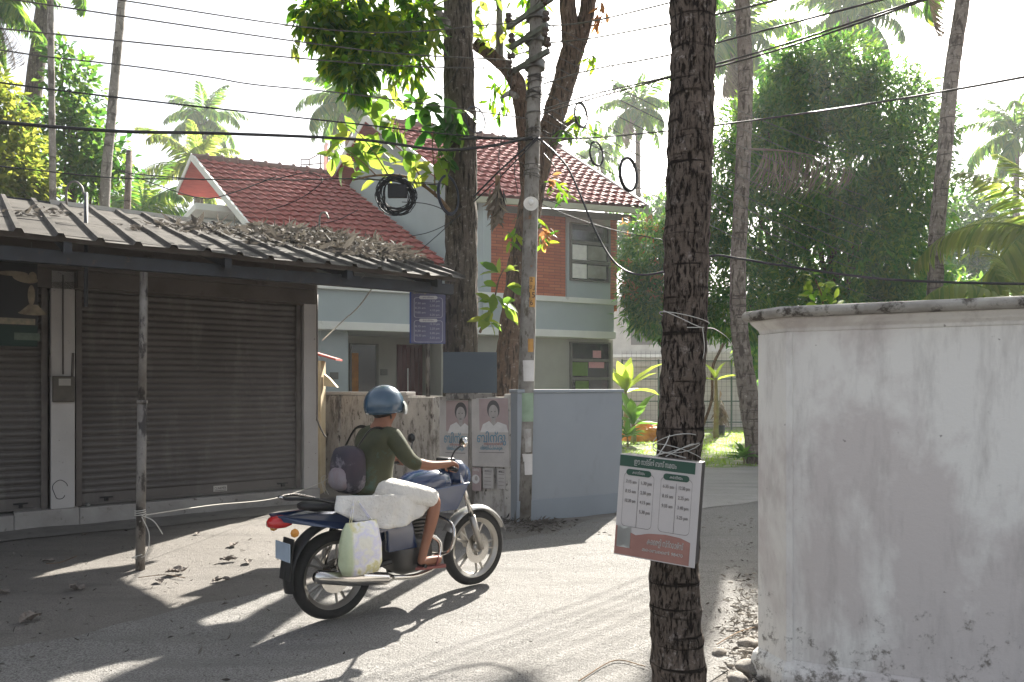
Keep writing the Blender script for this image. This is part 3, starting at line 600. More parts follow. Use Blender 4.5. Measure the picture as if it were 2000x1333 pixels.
# pale colour standing in for a reflection in the panes
M['pane_reflection'] = flat('pale_reflection', (.72,.73,.68), .8)
wn = window(682, 738, .4, 2.5, 1, -1.55, house)
hb(684, 700, -1.52, -1.5, .6, 2.3).build('curtain_or_reflection', mat('ochre_curtain', (.45,.2,.03), (.3,.12,.02), 6), wn)
dr = hb(776, 846, -1.6, -1.5, 0, 2.5).build('door', M['maroon'], house)
s0, s1 = hs(846,-1.5), hs(776,-1.5)
b = MB()
for i in range(9):
    a = s0 + (s1-s0)*(i+.15)/9; c = s0 + (s1-s0)*(i+.8)/9; b.hexa([HP(c,-1.485,.05),HP(a,-1.485,.05),HP(a,-1.5,.05),HP(c,-1.5,.05)],[HP(c,-1.485,2.45),HP(a,-1.485,2.45),HP(a,-1.5,2.45),HP(c,-1.5,2.45)])
b.build('door_board', M['maroon'], dr)
sm = hs(796,-1.45); MB().tube([HP(sm,-1.43,.9), HP(sm,-1.43,2.0)], .014, 8).build('handle', flat('bright_steel', (.7,.7,.68), .3, .7), dr)
for px, tt, z in ((653,-.3,1.75),(750,-1.55,1.85)):
    s_ = hs(px, tt+.02); MB().hexa([HP(s_+.09,tt+.02,z),HP(s_-.09,tt+.02,z),HP(s_-.09,tt,z),HP(s_+.09,tt,z)],[HP(s_+.09,tt+.02,z+.13),HP(s_-.09,tt+.02,z+.13),HP(s_-.09,tt,z+.13),HP(s_+.09,tt,z+.13)]).build('switch_plate', M['frame'], house)
# roofs
mt, ntt, pt_ = base_mat('clay_roof_tile'); v = nvec(ntt)
col = nramp(ntt, nnoise(ntt, v, 4, 7, .7), [(.35, (.4,.1,.08)), (.65, (.3,.07,.06))])
col = nmix(ntt, nramp(ntt, nnoise(ntt, v, 25, 5, .7), [(.5, 0.), (.75, .4)]), col, (.42,.16,.12))
ntt.links.new(col, pt_.inputs['Base Color']); pt_.inputs['Roughness'].default_value = .6; pt_.inputs['Specular IOR Level'].default_value = .35; nbump(ntt, pt_, nnoise(ntt, v, 60, 4), .15, .01)
M['redunder'] = mat('red_soffit', (0.285,0.045,0.034), (0.195,0.026,0.022), 4, rough=.8, stretch=(1,1,8))
def roof_patch(name, TL, TR, BR, BL, rows, per, parent, flip=False):
    def P(u, v_): return TL.lerp(TR, u).lerp(BL.lerp(BR, u), v_)
    n = ((TR-TL).cross(BL-TL)).normalized(); n = n if n.z > 0 else -n
    wd = max((TR-TL).length, (BR-BL).length); nc = int(wd/per); sub = 5; cols = nc*sub + 1; vs = []
    wave = (0, .02, .032, .016, -.008)
    for r in range(rows):
        for e, (fr, up) in enumerate(((0, 0), (1.16, .06))):
            for c in range(cols):
                u = c/(cols-1); off = wave[(c % sub)]
                vs.append(P(u, min(1.0, (r+fr)/rows)) + n*(up + off + .006*mnoise.noise(Vector((c*.4, r*1.7, 0)))))
    fs = []
    for r in range(rows):
        a = r*2*cols
        for c in range(cols-1):
            fs.append((a+c, a+c+1, a+cols+c+1, a+cols+c))
            if r < rows-1: fs.append((a+cols+c, a+cols+c+1, a+2*cols+c+1, a+2*cols+c))
    b = MB(); b.add(vs, fs); o = b.build(name, mt, parent); o.location = -C0
    q = MB(); g = 12; lay = []
    for off in (-.03, -.11):
        for a in range(g+1):
            for c in range(g+1): lay.append(P(c/g, a/g) + n*off)
    m_ = g+1; top = [(a*m_+c, a*m_+c+1, (a+1)*m_+c+1, (a+1)*m_+c) for a in range(g) for c in range(g)]; N_ = m_*m_
    rim = [c for c in range(m_)] + [a*m_+g for a in range(1, m_)] + [g*m_+c for c in range(g-1, -1, -1)] + [a*m_ for a in range(g-1, 0, -1)]
    q.add(lay, top + [tuple(N_+x for x in f[::-1]) for f in top] + [(rim[x], rim[(x+1) % len(rim)], N_+rim[(x+1) % len(rim)], N_+rim[x]) for x in range(len(rim))])
    so = q.build('soffit', M['redunder'], o); return o
def board(mb, a, c, h=.2, th=.06, dn=Vector((0,0,-1))):
    d = (c-a).normalized(); sd_ = d.cross(Vector((0,0,1))).normalized()*th*.5; up = Vector((0,0,h*.5))
    return mb.hexa([a-sd_-up, a+sd_-up, c+sd_-up, c-sd_-up], [a-sd_+up, a+sd_+up, c+sd_+up, c-sd_+up])
RA = W(715,232,17.0*HK); RA2 = W(1092,291,19.2*HK); RE = W(905,381,14.5*HK); RE2 = W(1266,410,15.6*HK)
RA2.z = RA.z; RE.z = RE2.z = hh(5.38)
RB = RA + Vector((RA.x-RE.x, RA.y-RE.y, RE.z-RA.z)); RB2 = RA2 + Vector((-2.6, 3.4, RE.z-RA.z))
r1 = roof_patch('main_roof', RA, RA2, RE2, RE, 15, .27, house)
r2 = roof_patch('main_roof', RA2, RA, RB, RB2, 13, .27, house)
TL = W(375,310,16.56*HK); TR = W(652,344,17.9*HK); BR = W(850,497,15.3*HK); BL = W(520,487,14.76*HK); TL.z = TR.z = hh(6.74); 
ex = (BR-TR)*.12; ex2 = (BL-TL)*.08; BR2 = BR+ex; BL2 = BL+ex2
r3 = roof_patch('wing_roof', TL, TR, BR2, BL2, 19, .24, house)
TB = TL + Vector((-.72, .76, -.7)); TB2 = TR + Vector((-.72, .76, -.7)); r4 = roof_patch('wing_roof', TR, TL, TB, TB2, 3, .27, house)
def hadd(mb, name, m, par=house, **k):
    o = mb.build(name, m, par, **k); o.location = -C0 if par is house else (0,0,0); return o
dz = Vector((0,0,.02))
hadd(board(board(MB(), RE+dz, RA+dz, .2, .07), RA+dz, RB+dz, .2, .07), 'rake_board', M['cream'])
hadd(board(MB(), RA2+dz, RE2+dz, .16, .06), 'rake_board', M['cream'])
hadd(board(board(MB(), BL2+dz, TL+dz, .2, .07), TL+dz, TB+dz, .16, .07), 'rake_board', M['cream'])
M['gutter'] = mat('olive_gutter', (.4,.4,.3), (.34,.34,.25), 3, rough=.6)
hadd(board(MB(), RE+Vector((0,-.05,-.1)), RE2+Vector((0,-.05,-.1)), .13, .12), 'gutter', M['gutter'])
hadd(board(MB(), RE+Vector((.1,.3,-.2)), RE2+Vector((-.25,.25,-.2)), .16, .05), 'fascia', M['frame'])
# ridge caps
def ridge(a, c):
    n = int((c-a).length/.36); b = MB()
    for i in range(n):
        p = a.lerp(c, i/n); q = a.lerp(c, (i+1.12)/n); b.tube([p + Vector((0,0,.03)), p.lerp(q,.86) + Vector((0,0,.035)), p.lerp(q,.87) + Vector((0,0,.05)), q + Vector((0,0,.05))], [.085,.1,.125,.125], 10)
    return hadd(b, 'ridge_cap', mat('ridge_tile', (.3,.17,.15), (.18,.12,.11), 6, rough=.7, spots=[((.35,.33,.3), 9, .6, .7)]), smooth=True)
ridge(RA, RA2); ridge(TL, TR)
off = Vector((.906,.423,0))*.5
q = [RE+off, RA+off, RB+off]
b = MB(); lo = [Vector((p.x, p.y, 3.3)) for p in (q[0], q[2])]
th = Vector((.18,.08,0)); f0 = [lo[0], lo[1], q[2]-dz*8, q[1]-dz*9, q[0]-dz*8]
b.add(f0 + [p+th for p in f0], [(0,1,2,3,4),(9,8,7,6,5)] + [(i,(i+1) % 5,5+(i+1) % 5,5+i) for i in range(5)]); hadd(b, 'gable_wall', M['band'])
hb(470, 925, -3.4, -3.2, 3.3, 5.0).build('wing_wall', M['olive'], house)
# flat concrete canopy at the far left
ca = W(382,396,15.6*HK); b = MB(); e1 = Vector((.906,.423,0)); e2 = Vector((-.55,.84,0))
def slab(mb, p, a_, l1, b_, l2, z0, z1): return mb.hexa([Vector((x.x,x.y,z0)) for x in (p, p+a_*l1, p+a_*l1+b_*l2, p+b_*l2)], [Vector((x.x,x.y,z1)) for x in (p, p+a_*l1, p+a_*l1+b_*l2, p+b_*l2)])
hadd(slab(b, ca, e1, 1.6, e2, 2.6, ca.z-.16, ca.z), 'flat_canopy', M['cream'])
hadd(slab(MB(), ca + e1*.35 + e2*.9, e1, 1.6, e2, 1.6, 3.3, ca.z-.162), 'canopy_wall', M['band'])
# roof terrace railing
b = MB(); 
for x, y in ((588,312),(604,312),(626,300),(640,300)): b.tube([W(x,338,24), W(x,y,24)], .022, 5)
for a_, c_ in (((588,312),(604,312)),((604,312),(626,300)),((626,300),(640,300)),((590,322),(604,322)),((604,322),(640,318))): b.tube([W(*a_,24), W(*c_,24)], .02, 5)
hadd(b, 'terrace_railing', M['steel'])
b = MB(); b.tube([W(636,335,24), W(636,285,24), W(640,280,24)], .07, 10); hadd(b, 'vent_pipe', M['white_plastic'], smooth=True)
# little ochre gable post between shop and house
lo_ = thing('letter_shrine', 'small ochre roofed gate pillar squeezed between shop and old wall', 'gate pillar', W(634,950,11.2) * 1); lo_.location.z = 0
yel = mat('ochre_paint', (.5,.42,.28), (.42,.33,.2), 4)
x0 = lo_.location
def rel(p): return p - x0
b = MB(); b.box((-.16,-.15,0), (-.02,.15,2.0)); b.build('pillar', yel, lo_, bevel=.01)
b = MB(); b.hexa([Vector((-.22,-.22,2.12)),Vector((.22,-.22,2.0)),Vector((.22,.22,2.0)),Vector((-.22,.22,2.12))],[Vector((-.22,-.22,2.16)),Vector((.22,-.22,2.03)),Vector((.22,.22,2.03)),Vector((-.22,.22,2.16))]); b.build('sloping_roof', mt, lo_)
b = MB(); b.hexa([Vector((.0,-.06,1.62)),Vector((.2,-.06,1.6)),Vector((.2,.06,1.6)),Vector((0,.06,1.62))],[Vector((.0,-.06,1.8)),Vector((.08,-.06,1.74)),Vector((.08,.06,1.74)),Vector((0,.06,1.8))]); b.build('hood', yel, lo_)
# ================================================================= TREES
def bunch(acc, c, n, L, wd, spread, hang=.3, dirv=None):
    c = np.array(c); P = c + rng.normal(size=(n, 3)) * spread * .35; d = unit(n)
    if dirv is not None: d = d * .6 + np.array(dirv)
    d[:, 2] -= hang; nn = unit(n) * .7 + np.array([0, -.3, .8])
    LL = rng.uniform(.75, 1.15, n) * L; acc.append((P, d, nn, LL, LL * wd / L * rng.uniform(.85, 1.15, n)))
def bunch_obj(acc, name, m, parent, curl=.15, fold=.1):
    a = [np.concatenate(x) for x in zip(*acc)]; return leaf_obj(name, M[m], parent, *a, fold, curl, big=True)
def branch(name, m, parent, pts, r0, r1, seg=8): return MB().tube(smooth_pts(pts, 6), lerp_list([r0, r1], (len(pts)-1)*6+1), seg, disp=bark_disp(r0*.12)).build(name, m, parent, smooth=True)
# --- big straight roadside tree
bt = thing('roadside_tree', 'thick straight rough barked tree trunk rising behind the dark board', 'tree')
tz = 9.9
trunk('trunk', M['bark_big'], bt, [W(900,1000,tz), W(900,690,tz), W(901,500,tz), W(900,300,tz), W(896,150,tz), W(894,0,tz), W(890,-200,tz), W(880,-420,tz)], [.26,.225,.215,.21,.2,.195,.17,.12], 40, .022, 22)
for pts, r0 in (([W(885,60,9.8), W(835,5,9.6), W(760,-30,9.3), W(660,10,9.1), W(610,60,9)], .06), ([W(760,-30,9.3), W(740,50,9.2), W(700,110,9.1), W(690,150,9)], .03), ([W(835,5,9.6), W(800,70,9.5), W(770,120,9.4)], .03),
                ([W(885,-250,9.8), W(800,-330,9.0), W(680,-380,8.5)], .09), ([W(885,-200,9.8), W(980,-330,10.5), W(1080,-380,11)], .09)):
    branch('branch', M['bark_pale'], bt, pts, r0, r0*.25)
q = 9.2/1444
lob = [(W(690,-20,9.1),(.85,.7,.5),1.1),(W(625,25,9),(.38,.4,.42),.5),(W(735,75,9.2),(.55,.5,.4),.75),(W(820,40,9.5),(.36,.4,.4),.5),(W(690,120,9),(.34,.3,.33),.45),(W(655,70,9),(.36,.35,.36),.4),(W(800,115,9.3),(.3,.3,.26),.25),(W(700,165,9.0),(.22,.22,.2),.16)]
P, O = crown_points(lob, 78, .3); pos, d, nn = clusters(P, O, 8, .1, .55)
L = rng.uniform(.13, .24, len(pos)); leaf_obj('crown', M['leaf_hang'], bt, pos, d, nn, L, L*.36, .12, .25, big=True)
acc = []
for x, y in ((610,55),(580,45),(575,90),(640,110),(700,60),(740,100),(690,185),(770,150),(720,40),(800,150),(835,90),(850,60),(600,20),(760,30)): bunch(acc, W(x, y, 8.9), 9, .19, .055, .1, .9)
bunch_obj(acc, 'crown', 'leaf_lime', bt, .2)
lob = [(W(700,-420,8.5),(1.9,1.8,1.2),1.0),(W(900,-520,9.5),(2.0,1.8,1.2),1.0),(W(1080,-430,11),(1.8,1.8,1.1),.8)]
P, O = crown_points(lob, 330, .4); pos, d, nn = clusters(P, O, 9, .2, .8)
L = rng.uniform(.16, .26, len(pos)); leaf_obj('crown', M['leaf_hang'], bt, pos, d, nn, L, L*.27, .12, .25)
# --- broad-leaved shoots on it
sp = thing('leafy_shoots', 'yellow green big leaved shoots growing left from the thick trunk', 'shoots', W(870,405,9.6)); spl = sp.location.copy()
def L_(mbo): mbo.location = -spl; return mbo
for pts, r0 in (([W(878,412,9.6),W(858,388,9.45),W(830,365,9.4),W(790,345,9.3),W(735,343,9.2),W(690,352,9.1)], .026), ([W(835,370,9.4),W(815,335,9.35),W(790,290,9.3),W(770,215,9.3)], .013), ([W(850,385,9.45),W(848,330,9.4),W(845,270,9.4),W(860,215,9.4)], .012), ([W(760,345,9.25),W(725,290,9.2),W(690,250,9.2)], .01), ([W(735,343,9.2),W(700,310,9.1),W(665,285,9.1)], .009)):
    L_(branch('stem', M['twig'], sp, pts, r0, r0*.4))
acc = []
for x, y in ((735,190),(765,200),(800,195),(700,212),(720,225),(775,235),(690,260),(668,275),(655,300),(678,318),(705,298),(700,330),(725,345),(760,318),(745,290),(790,300),(815,320),(840,345),(700,285),(735,265),(860,300),(845,330)):
    bunch(acc, W(x, y, 9.2+random.random()*.3), 4, .27, .16, .11, .15)
L_(bunch_obj(acc, 'leaves', 'leaf_lime', sp, .25)); acc = []
for x, y in ((830,205),(850,225),(870,200),(885,235),(900,215),(870,255),(895,250),(840,250),(815,215),(720,300),(765,255),(745,225)): bunch(acc, W(x, y, 9.25+random.random()*.2), 5, .27, .16, .12, .3)
for x, y in ((870,290),(880,320),(868,345),(885,270),(880,300)): bunch(acc, W(x, y, 9.5), 9, .13, .06, .1, .4)
L_(bunch_obj(acc, 'leaves', 'leaf_left', sp, .3))
# --- forked leaning tree
ft = thing('forked_tree', 'leaning forked mango tree behind the utility pole', 'tree')
tz = 10.9
trunk('trunk', M['bark_red'], ft, [W(985,980,tz),W(993,760,tz),W(1008,600,tz),W(1022,480,tz),W(1036,400,tz),W(1056,320,tz),W(1078,240,tz),W(1100,170,tz),W(1118,100,tz)], [.3,.235,.2,.18,.17,.16,.16,.165,.17], 32, .022, 14)
trunk('limb', M['bark_red'], ft, [W(1118,110,tz),W(1113,50,tz),W(1108,0,tz),W(1104,-120,tz),W(1090,-300,tz)], [.14,.13,.12,.11,.08], 18, .012)
trunk('limb', M['bark_red'], ft, [W(1120,110,tz),W(1140,50,tz),W(1150,0,tz),W(1165,-120,tz),W(1200,-300,tz)], [.14,.12,.115,.1,.07], 18, .012)
trunk('limb', M['bark_red'], ft, [W(1035,410,tz),W(1030,340,10.8),W(1024,260,10.6),W(1018,205,10.5),W(1008,160,10.4),W(985,130,10.4),W(955,105,10.4),W(928,85,10.4)], [.12,.11,.11,.115,.12,.09,.09,.085], 18, .012)
trunk('branch', M['bark_pale'], ft, [W(975,118,10.4),W(976,60,10.3),W(974,0,10.3),W(965,-90,10.2)], [.06,.05,.045,.03], 10, .006)
trunk('branch', M['bark_pale'], ft, [W(1012,190,10.4),W(995,183,10.3),W(982,190,10.2)], [.05,.035,.025], 10, .006)
for pts in ([W(1085,262,tz),W(1112,238,10.8),W(1135,230,10.7)], [W(1078,275,tz),W(1105,268,10.8),W(1118,270,10.7)]): trunk('branch', M['bark_red'], ft, pts, [.06,.05,.03], 8, .005)
acc = []
for x, y in ((940,15),(960,35),(985,20),(950,60),(975,60),(1000,45),(1005,75),(1015,60),(955,85),(1030,95),(985,80),(940,70),(1000,100)): bunch(acc, W(x, y, 10.2+random.random()*.3), 5, .2, .1, .14, .25)
bunch_obj(acc, 'crown', 'leaf_lime', ft, .25); acc = []
for x, y, n in ((968,165,9),(985,175,7),(962,190,6),(975,212,9),(990,205,6),(1000,165,6),(1025,158,8),(1130,232,10),(1145,245,9),(1112,262,12),(1098,258,10),(1155,255,5),(1150,110,7),(1156,120,5),(1100,375,8),(1088,360,7),(1005,465,7),(1000,455,5),(1058,440,6),(1060,465,8),(1060,10,8),(1030,-5,12)): bunch(acc, W(x, y, 10.6), n, .2, .06, .12, .8)
bunch_obj(acc, 'crown', 'leaf_hang', ft, .2); acc = []
for x, y in ((1170,20),(1178,35),(1165,45),(1172,8),(1066,455),(1070,462),(1078,350)): bunch(acc, W(x, y, 10.6), 7, .17, .06, .1, .8)
bunch_obj(acc, 'crown', 'leaf_red', ft, .2)
lob = [(W(1080,-380,11),(1.6,1.5,1.0),1.),(W(1240,-420,11.5),(1.4,1.4,1.0),.8)]
P, O = crown_points(lob, 300, .4); pos, d, nn = clusters(P, O, 9, .2, .8); L = rng.uniform(.16, .26, len(pos)); leaf_obj('crown', M['leaf_hang'], ft, pos, d, nn, L, L*.27, .12, .25)
# --- sprout between trunk and pole
st = thing('sprout', 'bright big leaved sprout growing low between thick trunk and pole', 'sprout', W(937,650,9.7)); spl = st.location.copy()
for pts in ([W(937,650,9.7),W(950,620,9.65),W(965,585,9.6),W(975,545,9.6),W(985,525,9.6)],): L_(branch('stem', M['twig'], st, pts, .018, .007))
acc = []
for x, y, dx, dy, n in ((985,530,.6,.3,3),(975,535,-.6,.5,3),(990,560,1,.1,3),(970,560,-1,.5,2),(965,590,-1,.2,3),(975,590,1,-.1,4),(985,600,1,-.7,3),(960,610,-.8,-.1,3),(955,630,.7,-.1,3),(965,575,.3,.2,3),(950,625,-.5,-.2,2)): bunch(acc, W(x, y, 9.55), n, .25, .125, .03, .05, (dx, -.25, dy))
L_(bunch_obj(acc, 'leaves', 'leaf_lime', st, .3))
# --- foreground coconut trunk
fp = thing('coconut_palm', 'near coconut trunk with the timetable box tied to it', 'palm tree')
fz_ = 3.72; trunk('trunk', M['bark_palm'], fp, [W(1322,1410,fz_),W(1326,1333,fz_),W(1318,1150,fz_),W(1322,950,fz_),W(1331,800,fz_),W(1338,600,fz_),W(1344,400,fz_),W(1351,200,fz_),W(1353,0,fz_),W(1356,-250,fz_),W(1362,-900,3.9),W(1370,-2200,4.3)], [.17,.137,.122,.115,.11,.107,.11,.109,.108,.105,.1,.09], 64, .009, 40, rings=.007, fz=7)
# --- fronds
def frond_mesh(name, m, L=1., el=50, bend=80, n=46, ll=.24, droop=.5, w_=.011, seed=0, miss=0.):
    rs_ = np.random.default_rng(seed); K = 24; pts = []; p = np.array([0., 0, 0]); 
    for i in range(K+1):
        a = R(el - bend*(i/K)**1.25); pts.append(p.copy()); p = p + np.array([math.cos(a), 0, math.sin(a)]) * L/K
    pts = np.array(pts); tt = np.linspace(.14, .995, n); P = []; D = []; Ns = []; LL = []
    for sgn in (-1, 1):
        for t in tt:
            if rs_.random() < miss: continue
            x = t*K; i = min(K-1, int(x)); q = pts[i] + (pts[i+1]-pts[i])*(x-i); tg = pts[i+1]-pts[i]; tg /= np.linalg.norm(tg)
            l = ll*L*(.35 + .65*math.sin(math.pi*min(1, .18+t*.82))**.6) * rs_.uniform(.85, 1.1)
            d = np.array([0, sgn, 0]) * (.85 - .35*t) + tg * (.45 + .5*t) + np.array([0, 0, -droop * rs_.uniform(.6, 1.3)]) + rs_.normal(size=3)*.07
            P.append(q); D.append(d); LL.append(l); Ns.append(np.array([tg[2]*-1, 0, abs(tg[0])+.3]) + rs_.normal(size=3)*.2)
    me = leaf_mesh(name, P, D, Ns, LL, [w_*L*3]*len(P), .1, .25 + droop*.5, big=True)
    bm = bmesh.new(); bm.from_mesh(me); tb = MB().tube([Vector(x) for x in pts], lerp_list([.013*L, .006*L, .001*L], K+1), 5).mesh('t'); bm.from_mesh(tb); bm.to_mesh(me); bm.free()
    me.materials.append(m); return me
FR = {}
for key, m in (('g', 'frond'), ('l', 'frond_lime')):
    FR[key] = [frond_mesh('frond', M[m], 1, el, bd, 44, .25, dr, seed=i) for i, (el, bd, dr) in enumerate(((82,50,.15),(68,75,.3),(52,95,.45),(35,100,.55),(15,95,.65),(-8,75,.7),(-30,55,.6)))]
FR['d'] = [frond_mesh('frond', M['frond_dry'], 1, el, bd, 58, .33, 1.7, w_=.0045, seed=40+i, miss=.1) for i, (el, bd) in enumerate(((-35,50),(-60,25),(5,25)))]
def palm(label, base, top, r0, r1, L, n, key='g', bark='bark_far', group=None, lean=None, dead=2, seed=1, cat='palm tree', seg=14):
    o = thing('coconut_palm', label, cat, base, 0, group); rd = random.Random(seed); base = Vector(base); top = Vector(top)
    mid = [base.lerp(top, k) + (Vector(lean) * math.sin(math.pi*k) if lean else Vector((0,0,0))) for k in (0, .2, .4, .6, .8, 1)]
    pp = [p - base for p in smooth_pts(mid, 10)]
    MB().tube(pp, lerp_list([r0*1.25, r0, (r0+r1)/2, r1], len(pp)), seg, disp=bark_disp(r0*.06, rings=r0*.05)).build('trunk', M[bark], o, smooth=True)
    for i in range(n):
        u = (i + rd.random()*.6) / n; k = min(6, int(u * 7)); f = bpy.data.objects.new('frond', FR[key][k]); link(f, o)
        f.location = top - base; f.rotation_euler = (rd.uniform(-.25, .25), rd.uniform(-.08, .08), i * 2.4 + rd.uniform(-.2, .2)); s = L * rd.uniform(.82, 1.08) * (1 if k > 0 else .8); f.scale = (s, s, s)
    for i in range(dead):
        f = bpy.data.objects.new('dead_frond', FR['d'][i % 2]); link(f, o); f.location = top - base; f.rotation_euler = (0, 0, rd.uniform(0, 6.28)); f.scale = (L*.8,)*3
    return o
def gp_(px, z): return ((px-CX)/FPX*z, z, 0)
GB = 'tall coconut palms standing beyond the house and garden'
palm('distant palm above the left end of the lower red roof', gp_(398,44), W(400,238,44), .16, .11, 2.9, 24, seed=3, group=GB)
palm('pale green palm low behind the left gable of the house', gp_(390,30), W(385,330,30), .16, .12, 2.7, 20, 'l', seed=4, group=GB)
palm('palm behind the house whose fronds droop left of the big gable', gp_(690,34), W(678,205,34), .17, .12, 2.9, 24, seed=6, group=GB, dead=3)
palm('hazy distant palm between the house roof and the near trunk', gp_(1250,42), W(1245,215,42), .2, .13, 2.9, 24, seed=8, group=GB)
palm('hazy palm whose crown shows right of the near trunk top', gp_(1440,40), W(1436,75,40), .24, .17, 4.3, 24, seed=9, group=GB, dead=4)
palm('palm crown towering directly above the big mango tree', gp_(1660,44), W(1655,25,44), .24, .17, 4.6, 24, seed=10, group=GB, dead=3)
palm('distant palm at the far right edge above young fronds', gp_(1985,36), W(1985,262,36), .17, .12, 3.0, 22, seed=12, group=GB)
palm('small far palm low between house eave and near trunk', gp_(1225,52), W(1172,300,52), .14, .1, 2.6, 18, seed=14, group=GB, dead=1)
palm('dark leaning palm trunk at far left beside thin pale trunk', gp_(40,17), W(118,-190,17), .2, .15, 2.6, 20, 'g', 'bark_big', seed=15, lean=(-.35,0,0))
palm('palm at the upper left corner with fronds hanging down', gp_(-40,15), W(-22,15,15), .17, .13, 1.45, 20, 'g', seed=16, dead=3)
palm('young palm behind the shop roof left of the lower gable', gp_(300,22), W(280,420,22), .15, .12, 2.3, 15, 'g', seed=17, dead=0)
palm('young lime green palm at right behind the white wall', gp_(2090,13), W(2060,470,13), .17, .15, 2.7, 18, 'l', seed=19, dead=0)
palm('young lime green palm low at right behind wall top', gp_(1985,11), W(2010,640,11), .17, .15, 2.0, 14, 'l', seed=23, dead=0)
# palms whose crowns are above the frame
def tall(label, pts, rad, L, bark, seed, seg=20, n=14):
    o = thing('coconut_palm', label, 'palm tree'); trunk('trunk', M[bark], o, pts, rad, seg, rad[0]*.05, n, rings=rad[0]*.05)
    rd = random.Random(seed)
    for i in range(20):
        k = min(6, int(i/20*7)); f = bpy.data.objects.new('frond', FR['g'][k]); link(f, o); f.location = pts[-1]; f.rotation_euler = (0, 0, i*2.4); f.scale = (L,)*3
    return o
tall('leaning palm trunk with a dead frond, right of the near trunk', [W(1484,915,15.4),W(1476,860,15.4),W(1458,750,15.4),W(1444,640,15.4),W(1441,540,15.4),W(1446,420,15.5),W(1452,300,15.5),W(1456,150,15.6),W(1450,0,15.7),W(1440,-300,16)], [.27,.22,.19,.17,.155,.15,.15,.15,.14,.12], 3.2, 'bark_far', 3)
tall('tall bare palm trunk rising right of the big mango tree', [gp_(1800,14.5),W(1825,580,14.5),W(1830,450,14.5),W(1845,300,14.5),W(1858,150,14.5),W(1880,0,14.6),W(1920,-300,14.8)], [.16,.14,.14,.13,.135,.13,.11], 3.2, 'bark_far', 5)
tall('thin pale trunk at far left in front of leafy tree', [gp_(104,12.5),W(103,400,12.5),W(101,200,12.5),W(98,0,12.5),W(95,-260,12.5)], [.06,.052,.05,.05,.045], 1.7, 'bark_pale', 7, 12)
tall('slender leaning grey palm trunk between leafy tree and wooden post', [gp_(190,13.5),W(204,410,13.5),W(216,250,13.5),W(229,100,13.5),W(238,0,13.5),W(255,-260,13.5)], [.1,.085,.08,.075,.07,.06], 2.0, 'bark_pale', 8, 14)
# hanging dead frond on the trunk and one at top right
def dead(label, p, rot, s, k):
    o = link(bpy.data.objects.new('dead_frond', FR['d'][k])); o.location = p; o.rotation_euler = rot; o.scale = (s, s, s); return tag(o, label, 'dead frond')
dead('long brown dead frond sticking out right from the leaning trunk', W(1462,292,14.8), (0, R(8), R(-8)), 2.1, 2)
dead('brown frond tip hanging down from the top right of the sky', W(1812,-60,14.4), (0, R(30), R(200)), 1.25, 1)
# wooden post
o = MB().tube([W(247,470,11.5),W(249,400,11.5),W(253,295,11.5)], [.055,.05,.045], 12, disp=bark_disp(.006)).build('wooden_post', M['bark_far'], smooth=True); tag(o, 'short weathered wooden post standing above the awning at left', 'post')
# --- big mango tree and its neighbours
def leafy(name, label, base, lobes, per, k, Ls, asp, m, spread=.3, droop=.6, shell=.5, group=None, tr=.16, curl=.2):
    o = thing(name, label, 'tree', base, 0, group); b0 = Vector(base); lobes = [(Vector(c)-b0, r, w_) for c, r, w_ in lobes]
    tp = sum((Vector(c) for c, r, w_ in lobes), Vector()) / len(lobes)
    MB().tube(smooth_pts([Vector((0,0,-.1)), Vector((tp.x*.2, tp.y*.2, tp.z*.35)), Vector((tp.x*.7, tp.y*.7, tp.z*.7)), tp], 8), lerp_list([tr*1.4, tr, tr*.8, tr*.4], 25), 12, disp=bark_disp(tr*.1)).build('trunk', M['bark_red'], o, smooth=True)
    for c, r, w_ in lobes:
        c = Vector(c); a = Vector((tp.x*.4, tp.y*.4, tp.z*.45)); MB().tube(smooth_pts([a, a.lerp(c, .5) + Vector((0,0,-.2)), c], 6), lerp_list([tr*.45, tr*.3, .02], 13), 7).build('limb', M['bark_red'], o, smooth=True)
    P, O = crown_points([(tuple(c), r, w_) for c, r, w_ in lobes], per, shell); pos, d, nn = clusters(P, O, k, spread, droop)
    L = rng.uniform(Ls[0], Ls[1], len(pos)); leaf_obj('crown', M[m], o, pos, d, nn, L, L*asp*rng.uniform(.8, 1.2, len(pos)), .12, curl)
    return o
Z = 18
leafy('mango_tree', 'huge dark green mango tree standing right of the near trunk', gp_(1640,18.5), [(W(1610,170,Z),(1.5,1.6,1.05),.6),(W(1500,260,Z),(1.2,1.5,1.1),.5),(W(1710,210,Z),(1.25,1.5,1.0),.5),(W(1620,330,Z),(2.2,2,1.6),1.3),(W(1760,360,Z),(1.1,1.6,1.3),.55),(W(1480,430,Z),(1.5,1.6,1.5),.9),(W(1640,500,Z),(2.3,2,1.5),1.4),(W(1770,520,Z),(1.1,1.6,1.2),.5),(W(1450,590,17.5),(1.3,1.4,1.2),.8),(W(1580,620,Z),(1.9,1.8,1.0),.8),(W(1740,610,Z),(1.3,1.5,.8),.5),(W(1545,120,Z),(.6,.8,.5),.15),(W(1840,240,Z),(.35,.5,.6),.1),(W(1430,330,Z),(.8,1.1,1.0),.35),(W(1560,220,Z),(1.2,1.4,1.2),.5),(W(1690,430,Z),(1.9,1.8,1.4),.8)], 500, 12, (.15, .27), .27, 'leaf_mango', .32, .5, .45)
mt_ = sc.objects['mango_tree'] if 'mango_tree' in sc.objects else None
P, O = crown_points([(W(1610,150,Z),(1.5,1.5,.9),.6),(W(1490,250,Z),(1.1,1.3,.9),.35),(W(1720,200,Z),(1.2,1.4,.9),.45),(W(1640,300,Z),(1.9,1.8,1.1),.5),(W(1790,300,Z),(.8,1.2,.9),.25)], 700, .75)
